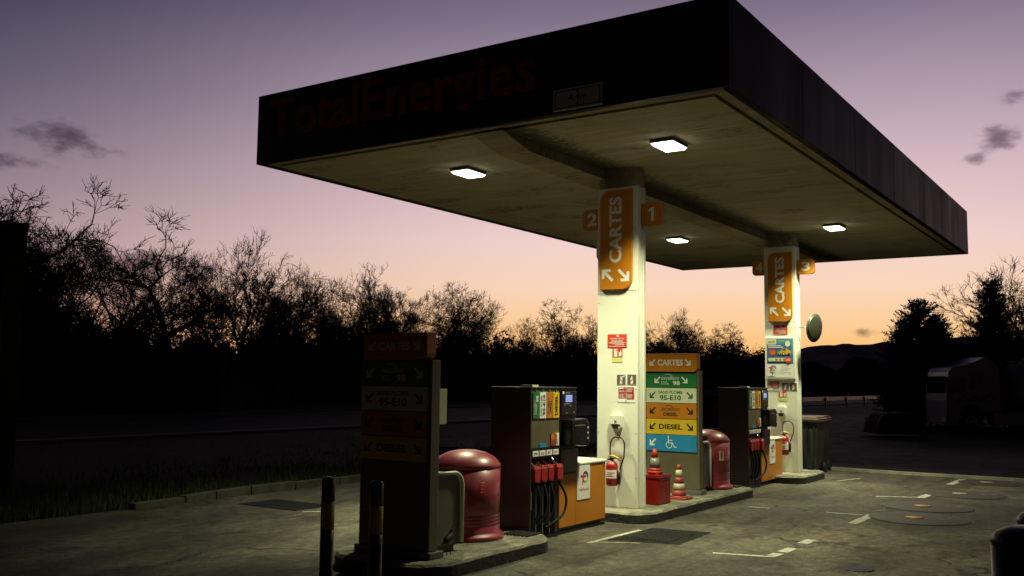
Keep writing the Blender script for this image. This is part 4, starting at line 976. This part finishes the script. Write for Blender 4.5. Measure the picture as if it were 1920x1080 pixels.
# ---------------------------------------------------------------- hills
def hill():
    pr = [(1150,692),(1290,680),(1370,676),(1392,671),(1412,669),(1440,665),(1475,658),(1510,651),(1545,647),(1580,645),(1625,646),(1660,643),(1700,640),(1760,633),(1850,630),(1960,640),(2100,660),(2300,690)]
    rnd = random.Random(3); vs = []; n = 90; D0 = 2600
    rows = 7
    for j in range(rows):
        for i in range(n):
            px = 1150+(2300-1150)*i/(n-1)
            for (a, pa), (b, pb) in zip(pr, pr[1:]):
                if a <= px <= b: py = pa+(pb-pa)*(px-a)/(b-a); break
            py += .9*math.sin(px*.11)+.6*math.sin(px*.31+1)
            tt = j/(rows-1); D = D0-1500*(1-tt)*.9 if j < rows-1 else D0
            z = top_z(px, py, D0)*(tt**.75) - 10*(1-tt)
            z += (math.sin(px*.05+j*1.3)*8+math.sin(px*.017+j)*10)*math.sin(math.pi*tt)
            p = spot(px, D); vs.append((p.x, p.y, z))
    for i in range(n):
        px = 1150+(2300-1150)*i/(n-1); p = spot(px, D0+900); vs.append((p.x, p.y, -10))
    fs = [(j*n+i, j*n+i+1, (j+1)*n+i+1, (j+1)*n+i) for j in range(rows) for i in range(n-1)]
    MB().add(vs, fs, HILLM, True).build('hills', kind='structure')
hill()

# ---------------------------------------------------------------- trees
def rot_to(d, ang, az_):
    a = d.cross(Vector((0,0,1)) if abs(d.z) < .95 else Vector((1,0,0))).normalized(); b = d.cross(a)
    return (d*math.cos(ang) + (a*math.cos(az_)+b*math.sin(az_))*math.sin(ang)).normalized()
def bare_tree(seed, H, r0, kids, spread, trop, wob, lead, depth, leafy=0., twig=.013, low=.28, fork=True, lens=.74, tw=5):
    rnd = random.Random(seed); T = MB(); K = MB(); lv = []; lf = []
    def leafc(p, s_, n_):
        for _ in range(n_):
            q = p+Vector((rnd.gauss(0,s_),rnd.gauss(0,s_),rnd.gauss(0,s_)))
            a = Vector((rnd.uniform(-1,1),rnd.uniform(-1,1),rnd.uniform(-1,1)))*.07; b = Vector((rnd.uniform(-1,1),rnd.uniform(-1,1),rnd.uniform(-1,1)))*.07
            k = len(lv); lv.extend([tuple(q), tuple(q+a), tuple(q+b)]); lf.append((k,k+1,k+2))
    def grow(p, d, L, r, lev):
        n = 4 if lev < 3 else 3; pts = [p]; rs = [r]; dd = d.copy()
        for i in range(n):
            dd = (dd + Vector((rnd.gauss(0,wob),rnd.gauss(0,wob),rnd.gauss(0,wob)+trop))*(1+.25*lev)).normalized()
            pts.append(pts[-1]+dd*(L/n)); rs.append(r*(1-.42*(i+1)/n))
        (T if lev <= 1 else K).tube([tuple(q) for q in pts], [max(x, twig*.75) for x in rs], BARK, 6 if lev < 2 else (4 if lev < 4 else 3), cap=False)
        if leafy and lev >= depth-2 and rnd.random() < leafy: leafc(pts[-1], .16, 6)
        if lev >= depth:
            for _ in range(tw):
                b0 = pts[rnd.randint(1, n)]; d2 = rot_to(dd, R(rnd.uniform(15,50)), rnd.uniform(0,6.28)); l2 = rnd.uniform(.12,.38)
                m1 = b0+d2*l2*.5; d3 = (d2+Vector((rnd.gauss(0,.2),rnd.gauss(0,.2),rnd.gauss(.08,.2)))).normalized()
                K.tube([tuple(b0), tuple(m1), tuple(m1+d3*l2*.5)], [twig*.62,twig*.6,twig*.5], BARK, 3, cap=False)
            return
        nk = kids[min(lev, len(kids)-1)]
        for k in range(nk):
            last = k < (2 if fork else 1)
            i = n if last else rnd.randint(1, n)
            base = pts[i]; ang = R(rnd.uniform(*spread))*(lead if k == 0 else 1.)
            bd_ = (pts[i]-pts[i-1]).normalized()
            grow(base, rot_to(bd_, ang, rnd.uniform(0, 6.28)), L*lens*rnd.uniform(.78,1.15)*(1 if last else .85), rs[i]*(.82 if last else .55), lev+1)
    grow(Vector((0,0,0)), Vector((0,0,1)), H*low, r0, 0)
    if lv: K.add(lv, lf, LEAF)
    zs_ = sorted(v.z for v in K.v); zmax = zs_[int(len(zs_)*.9988)]
    for B in (T, K): B.v = [v*(H/zmax) for v in B.v]
    return T, K
def make_proto(T, K):
    tm = T.build('trunk'); km = K.build('crown'); a, b = tm.data, km.data
    for o, me in ((tm, a), (km, b)):
        me.transform(Matrix.Translation(o.location)); bpy.data.objects.remove(o)
    return a, b
PR = {}
PR['gnarly'] = make_proto(*bare_tree(11, 10, .25, [3,4,4,4,4,3], (24,58), .02, .19, .85, 5, twig=.013, low=.30, lens=.68))
PR['vase'] = make_proto(*bare_tree(21, 10, .17, [5,4,4,4,3], (14,40), .045, .10, .6, 5, twig=.011, low=.27, lens=.70))
PR['round'] = make_proto(*bare_tree(35, 10, .19, [4,4,4,4,3], (22,54), .03, .14, .8, 5, twig=.012, low=.33, lens=.67))
PR['ivy'] = make_proto(*bare_tree(42, 10, .16, [4,4,4,3,3], (18,48), .04, .14, .6, 5, leafy=.3, twig=.012, low=.32, lens=.68))
PR['scrub'] = make_proto(*bare_tree(57, 10, .10, [5,5,4,4], (12,38), .06, .11, .6, 4, leafy=.25, twig=.016, low=.18, lens=.74))
PR['thin'] = make_proto(*bare_tree(63, 10, .14, [3,4,4,3,3], (18,44), .05, .13, .5, 5, twig=.011, low=.36, lens=.68))
def place_tree(kind, px, py, D, label, group, w=1.0, seed=0):
    rnd = random.Random(int(px*7+D)+seed); p = spot(px, D); g = hgt(p.x, p.y)
    h = top_z(px, py, D)-g; s_ = h/10
    t_ = thing('bare_tree' if kind not in ('ivy','scrub') else ('ivy_clad_tree' if kind == 'ivy' else 'thorn_bush'), (p.x,p.y,g-.05), label, 'tree' if kind != 'scrub' else 'bush', group)
    t_.scale = (s_*w, s_*w, s_); t_.rotation_euler = (0, 0, rnd.uniform(0, 6.28))
    for nm, me in zip(('trunk','crown'), PR[kind]):
        o = bpy.data.objects.new(nm, me); C.objects.link(o); o.parent = t_
GT = 'bare trees along the far road'
named = [
 ('gnarly', 18, 332, 52, 'tall gnarled bare tree at the left edge above the dark wall', 1.15),
 ('round', 118, 362, 54, 'wide bare tree leaning right, second from the left edge', 1.3),
 ('thin', 205, 425, 57, 'slim bare tree with few limbs left of the crooked tree', .9),
 ('gnarly', 272, 412, 58, 'crooked bare tree with thick forked limbs in the left part', 1.25),
 ('vase', 450, 446, 60, 'fan-shaped fine twigged bare tree, tallest left of the canopy corner', 1.05),
 ('ivy', 565, 498, 68, 'bushy ivy-clad tree under the left corner of the canopy', 1.0),
 ('vase', 775, 503, 80, 'fan-shaped bare tree above the dark price totem', 1.2),
 ('round', 880, 520, 84, 'rounded bare tree standing free left of the near pillar', 1.25),
 ('round', 1105, 566, 108, 'bare tree right behind the near pillar', 1.3),
 ('vase', 1255, 583, 120, 'bare tree between the near pillar and the lit totem top', 1.2),
 ('round', 1335, 602, 128, 'low bare tree standing left of the sunset gap', 1.2),
]
for k, px, py, D, lab, w in named: place_tree(k, px, py, D, lab, None, w)
rnd = random.Random(99)
prof = [(0,380),(60,400),(110,400),(160,440),(240,455),(330,455),(400,480),(500,470),(540,505),(620,520),(700,515),(760,530),(830,530),(930,575),(960,590),(1040,602),(1080,585),(1120,580),(1180,610),(1220,600),(1290,595),(1360,615),(1388,650)]
def prof_y(px):
    for (a, pa), (b, pb) in zip(prof, prof[1:]):
        if a <= px <= b: return pa+(pb-pa)*(px-a)/(b-a)
    return prof[0][1] if px < 0 else 650
def line_D(px): return 58 + max(0, px-420)*.082
px = -30
while px < 1390:
    kd = rnd.choice(['vase','round','thin','ivy','round','ivy','round'])
    if 165 < px < 520: kd = rnd.choice(['vase','thin','round','thin'])
    place_tree(kd, px, prof_y(px)+rnd.uniform(-6, 24), line_D(px)+rnd.uniform(2, 12), 'ivy-clad tree in the dense row beyond the road' if kd == 'ivy' else 'leafless tree in the dense row beyond the road', GT, rnd.uniform(.85,1.2))
    px += rnd.uniform(38, 54) if 165 < px < 520 else rnd.uniform(20, 32)
for px in range(40, 1400, 48):
    px_j = px+rnd.uniform(-12, 12)
    if 180 < px < 520 and px % 96: continue
    place_tree('scrub', px_j, max(prof_y(px_j)+rnd.uniform(60, 100), 585+rnd.uniform(0,25)), line_D(px_j)-rnd.uniform(1, 5), 'twiggy thorn bush at the foot of the tree row', 'thorn bushes at the foot of the tree row', rnd.uniform(1.3,1.9))
for px, py in ((70,432),(125,448)):
    place_tree('ivy', px, py, 49, 'dense ivy-clad tree in the dark clump at the far left', 'ivy trees in the left clump', 1.5, seed=3)

# undergrowth below the trees: one dense mass
rnd = random.Random(5); vs = []; fs = []
def under_y(px):
    y = 500 if px < 60 else (500+(px-60)*.92 if px < 170 else (602+(px-170)*.07 if px < 560 else (628+(px-560)*.035 if px < 1200 else 656)))
    return y+7*math.sin(px*.045)+5*math.sin(px*.13+1)
for i in range(52000):
    px = rnd.uniform(-80, 1440); D = line_D(px)-6+rnd.uniform(-3, 7); p = spot(px, D)
    hmax = top_z(px, under_y(px), D); z = hmax*(rnd.random()**.6)*rnd.uniform(.9,1.12)-.1; s1 = .10*D/58*rnd.uniform(.7,1.5)
    a = Vector((rnd.uniform(-1,1),rnd.uniform(-1,1),rnd.uniform(-1,1)))*s1; b = Vector((rnd.uniform(-1,1),rnd.uniform(-1,1),rnd.uniform(-1,1)))*s1
    q = Vector((p.x,p.y,z)); n = len(vs); vs += [tuple(q-a), tuple(q+a), tuple(q+b)]; fs.append((n,n+1,n+2))
mb = MB().add(vs, fs, LEAF)
cvs = []; cf = []; N = 120                       # a lumpy solid heart for the thicket
for i in range(N):
    px = -100+1550*i/(N-1); D = line_D(px); 
    for dD, q in ((-7,0),(-6,.62),(-2,.86),(3,.84),(7,.5),(8,0)):
        p = spot(px, D+dD); h = top_z(px, under_y(px), D-6)*q*(1+.10*math.sin(i*2.1+dD)); cvs.append((p.x,p.y,max(h,0)-.05))
cf = [(i*6+j, (i+1)*6+j, (i+1)*6+j+1, i*6+j+1) for i in range(N-1) for j in range(5)]
mb.add(cvs, cf, LEAF)
tag(mb.build('undergrowth', kind='stuff'), 'dense dark undergrowth filling the foot of the tree row', 'undergrowth')

# conifers and trees on the right
def conifer(seed, H, Rb, n=9000, ragged=.35):
    rnd = random.Random(seed); T = MB().tube([(0,0,0),(0,0,H*.5),(0,0,H*.97)], [.16,.09,.02], BARK, 6); K = MB(); vs = []; fs = []
    z = H*.04
    while z < H*.985:
        q = z/H; rr_ = Rb*(1-q)**.62*(.25+.75*min(1, q/.12+.6))
        for k in range(rnd.randint(5, 8)):
            a = rnd.uniform(0, 6.28); L = rr_*rnd.uniform(1-ragged, 1+ragged*.6)+.08
            up_ = rnd.uniform(-.05,.35)+q*.6
            tip = Vector((math.cos(a)*L, math.sin(a)*L, z+L*up_)); base = Vector((0,0,z))
            K.tube([tuple(base), tuple((base+tip)/2+Vector((0,0,-.03))), tuple(tip)], [.03,.018,.008], BARK, 3, cap=False)
            m_ = max(6, int(L*42))
            for j in range(m_):
                t_ = rnd.uniform(.12,1.02); c_ = base.lerp(tip, t_)+Vector((rnd.gauss(0,.09),rnd.gauss(0,.09),rnd.gauss(0,.07)))*(1.25-t_)*1.6
                s1 = .12*(1.25-t_*.6)
                u_ = Vector((math.cos(a)+rnd.uniform(-.8,.8),math.sin(a)+rnd.uniform(-.8,.8),up_+rnd.uniform(-.2,.9))).normalized()*s1*1.4
                w_ = Vector((rnd.uniform(-1,1),rnd.uniform(-1,1),rnd.uniform(-1,1)))*s1*.5
                k2 = len(vs); vs += [tuple(c_-w_), tuple(c_+w_), tuple(c_+u_)]; fs.append((k2,k2+1,k2+2))
        z += H*rnd.uniform(.014,.028)
    K.add(vs, fs, LEAF); return T, K
def place_conifer(seed, px, py, D, Rb, lab, ragged=.35):
    p = spot(px, D); g = hgt(p.x, p.y); H = top_z(px, py, D)-g
    T, K = conifer(seed, H, Rb, ragged=ragged); t_ = thing('conifer', (p.x,p.y,g), lab, 'tree')
    for nm, B in (('trunk', T), ('crown', K)):
        B.v = [v+Vector((p.x,p.y,g)) for v in B.v]; B.build(nm, t_)
place_conifer(1, 1722, 566, 62, 2.9, 'broad dark conifer left of the parked lorry', .45)
place_conifer(2, 1858, 527, 64, 2.6, 'tall pointed dark conifer behind the lorry cab', .35)
place_conifer(3, 1690, 606, 60, 1.6, 'small dark conifer on the left shoulder of the broad one', .45)
place_conifer(4, 1752, 594, 60, 2.0, 'small dark conifer on the right shoulder of the broad one', .4)
for k, px, py, D, lab, w in (('vase',1905,498,66,'bare tree at the right edge beside the tall conifer',1.2),('round',1800,598,70,'low bare tree between the two tall conifers',1.3),
        ('ivy',1888,512,61,'ivy-clad tree just right of the tall conifer',1.3),('ivy',1935,540,60,'ivy-clad tree cut by the right edge of the photo',1.3),('round',1778,612,68,'small bare tree just right of the broad conifer',1.2),('vase',1830,600,72,'small bare tree just left of the tall conifer',1.2)):
    place_tree(k, px, py, D, lab, None, w)
rnd = random.Random(15); vs = []; fs = []
for i in range(26000):
    px = rnd.uniform(1655, 2050); D = rnd.uniform(57, 66); p = spot(px, D); g = hgt(p.x, p.y)
    yt = (640 if px > 1690 else 640+(1690-px)*2.2)+8*math.sin(px*.06)
    z = g+(top_z(px, yt, D)-g)*rnd.random()**.6; s1 = .15*rnd.uniform(.6,1.4)
    a = Vector((rnd.uniform(-1,1),rnd.uniform(-1,1),rnd.uniform(-1,1)))*s1; b = Vector((rnd.uniform(-1,1),rnd.uniform(-1,1),rnd.uniform(-1,1)))*s1
    q = Vector((p.x,p.y,z)); n = len(vs); vs += [tuple(q-a), tuple(q+a), tuple(q+b)]; fs.append((n,n+1,n+2))
mb = MB().add(vs, fs, LEAF); tag(mb.build('hedge', kind='stuff'), 'dense dark hedge behind the parked lorry', 'hedge')
# low dark woods in front of the hills
vs = []; fs = []
for i in range(30000):
    px = rnd.uniform(1380, 1720); D = rnd.uniform(170, 190); p = spot(px, D)
    yt = 688+8*math.sin(px*.05)+6*math.sin(px*.021+2)-(16 if px < 1440 else 0)+ (14*math.exp(-((px-1570)/16)**2)) - 12*math.exp(-((px-1525)/20)**2)
    z = -.6+(top_z(px, yt, D)+.6)*rnd.random()**.55*rnd.uniform(.9,1.1); s1 = .38*rnd.uniform(.6,1.4)
    a = Vector((rnd.uniform(-1,1),rnd.uniform(-1,1),rnd.uniform(-1,1)))*s1; b = Vector((rnd.uniform(-1,1),rnd.uniform(-1,1),rnd.uniform(-1,1)))*s1
    q = Vector((p.x,p.y,z)); n = len(vs); vs += [tuple(q-a), tuple(q+a), tuple(q+b)]; fs.append((n,n+1,n+2))
mb = MB().add(vs, fs, LEAF); tag(mb.build('distant_woods', kind='stuff'), 'low dark woods in front of the far hills', 'woods')

# ---------------------------------------------------------------- dark building edge on the left
p0 = spot(46, 16); rx = rt.normalized(); fx = Vector((-sy, cy, 0)); g = 0
bh = top_z(46, 418, 16)
va = p0.normalized(); rx = Vector((va.y,-va.x,0)); rx = (rx+va*.03).normalized(); fx2 = Vector((-rx.y,rx.x,0))
t_ = thing('service_building', tuple(p0-rx*2), 'dark flat-roofed building cut by the left edge of the photo', 'building')
FBD = (tuple(rx), (0,0,1), tuple(-fx2))
MB(tuple(p0), FBD).box((-4,-.1,-5),(0,bh-.12,0), WALLD).build('wall', t_)
MB(tuple(p0), FBD).box((-4.05,bh-.118,-5.05),(.012,bh,.03), BLACK, .01).build('roof', t_)
MB(tuple(p0), FBD).box((-1.6,0,.001),(-.7,2.1,.03), GREY).build('door', t_)
MB(tuple(p0), FBD).tube([(-.3,0,.04),(-.3,bh-.1,.04)], .035, BLACK, 8).build('downpipe', t_)

# ---------------------------------------------------------------- lorry, trailer and skip
LD = 53.; q0 = spot(1768, LD); gz = hgt(q0.x, q0.y)
LX = rt.normalized()*1.0; LF = (tuple(LX), (0,0,1), tuple(-fx))
t_ = thing('lorry', (q0.x+2.5*LX.x, q0.y+2.5*LX.y, gz), 'pale lorry tractor with sleeper cab and dark flank graphics parked facing left', 'lorry')
def L_(): return MB((q0.x,q0.y,gz), LF)
cab = [(0,.55),(0,1.55),(.06,2.3),(.16,2.95),(.34,3.18),(.9,3.3),(1.35,3.38),(2.0,3.72),(2.22,3.72),(2.28,3.3),(2.28,1.0),(1.78,1.0),(1.68,1.28),(1.4,1.42),(1.05,1.42),(.78,1.28),(.66,1.0),(.62,.5),(.1,.45)]
L_().prism(cab, -2.4, 0, TRUCK, .05).build('cab', t_)
L_().prism([(.26,2.0),(.30,2.62),(1.0,2.62),(1.0,1.95)], .001, .02, GLASSD).build('side_window', t_)
L_().box((1.2,2.05,.001),(1.45,2.55,.015),GLASSD,.01).build('sleeper_window', t_)
L_().box((-.02,1.9,-2.2),(.07,2.75,-.2),GLASSD).build('windscreen', t_)
mb = L_()
for k in range(9):
    u = .35+k*.19; mb.stroke([(u,1.35+.05*(k%3)),(u+.18,1.55+.07*(k%2)),(u+.34,1.48+.12*((k+1)%3)),(u+.6,1.82+.06*(k%2))], .045, .003, TRUCKD)
for k in range(4): mb.stroke([(1.1+.2*k,2.1+.1*k),(1.3+.2*k,2.5+.1*k),(1.35+.18*k,2.9)], .05, .003, TRUCKD)
mb.build('flank_graphic', t_)
L_().box((.15,1.9,.05),(.28,2.5,.25),BLACK,.03).build('wing_mirror', t_)
L_().box((.95,1.62,.002),(1.1,1.66,.03),BLACK,.008).build('door_handle', t_)
L_().box((-.04,.45,-.55),(.12,.72,-.1),PLWHITE,.03).build('headlight', t_)
L_().box((.02,.32,-2.35),(.6,.55,-.05),TRUCK,.03).build('bumper', t_)
L_().box((1.8,.75,-1.6),(6.2,1.0,-.8),BLACK).build('chassis', t_)
L_().box((2.35,.35,-.55),(4.3,.98,-.05),TRUCK,.05).build('side_fairing', t_)
for u in (1.22, 5.0):
    for n0 in (-.33, -2.35):
        wl = L_().lathe((u,.5,n0), [(.36,0),(.5,.03),(.52,.08),(.52,.24),(.5,.29),(.34,.3)], RUBBER, 26).build('wheel', t_)
        L_().lathe((u,.5,n0+.29), [(.33,0),(.30,.03),(.12,.0),(.10,.05),(.001,.05)], GALV, 20).build('rim', wl)
L_().prism([(2.31,1.05),(2.75,1.05),(2.75,3.2),(2.31,3.6)], -2.25, -.1, TRUCK, .03).build('rear_fairing', t_)
t2 = thing('tank_trailer', (q0.x+8*LX.x, q0.y+8*LX.y, gz), 'grey round-ended tank trailer coupled behind the pale lorry', 'trailer')
mb = MB((q0.x,q0.y,gz), LF); 
mb.lathe((3.7,2.35,-1.25), [(.2,0),(.9,.05),(1.12,.25),(1.2,.5),(1.2,8.0),(1.1,8.3),(.2,8.4)], TRUCK, 40, ax=0); mb.build('tank', t2)
L_().box((3.9,3.5,-1.6),(11.5,3.58,-.9),GALV,.02).build('walkway', t2)
L_().tube([(3.85,3.2,-.2),(3.85,3.5,-.25),(4.1,3.66,-.3),(4.6,3.66,-.3)], .04, PLWHITE, 8).build('hand_rail', t2)
L_().box((4.3,.95,-1.7),(11.8,1.15,-.8),BLACK).build('chassis', t2)
for u in (8.6, 9.9, 11.2):
    L_().lathe((u,.5,-.35), [(.36,0),(.52,.05),(.52,.26),(.34,.3)], RUBBER, 24).build('wheel', t2)
# dark red skip
q1 = spot(1637, 46); g1 = hgt(q1.x, q1.y)
t_ = thing('skip', (q1.x+.9*LX.x,q1.y+.9*LX.y,g1), 'low dark red skip with a pale sloping front edge, left of the lorry', 'skip')
def S_(): return MB((q1.x,q1.y,g1), LF)
RSK = mat('skip_dark_red', (.04,.010,.010), .8, spec=.1, var=.2, dirt=.4)
S_().prism([(0,.12),(.10,.62),(.35,.95),(.6,1.03),(1.85,1.03),(1.95,.12)], -1.6, 0, RSK).build('body', t_)
S_().tube([(0-.03,.1,.03),(.08,.62,.03),(.33,.97,.03),(.6,1.06,.03)], .028, PLWHITE, 8).build('front_edge', t_)
for u in (.7,1.2,1.6): S_().box((u,.15,.002),(u+.07,.9,.05),RSK).build('rib', t_)
# crash barrier along the exit road, with reflective posts
t_ = thing('crash_barrier', (-21.5,90,0), 'low steel crash barrier beside the exit road in the distance', 'barrier')
mb = MB(); mb.box((-22.0,70,.45),(-21.93,140,.75),GALV,.01); mb.build('rail', t_)
for k in range(12): MB().box((-21.92,71+k*6,-.4),(-21.82,71.1+k*6,.7),GREY).build('post', t_)
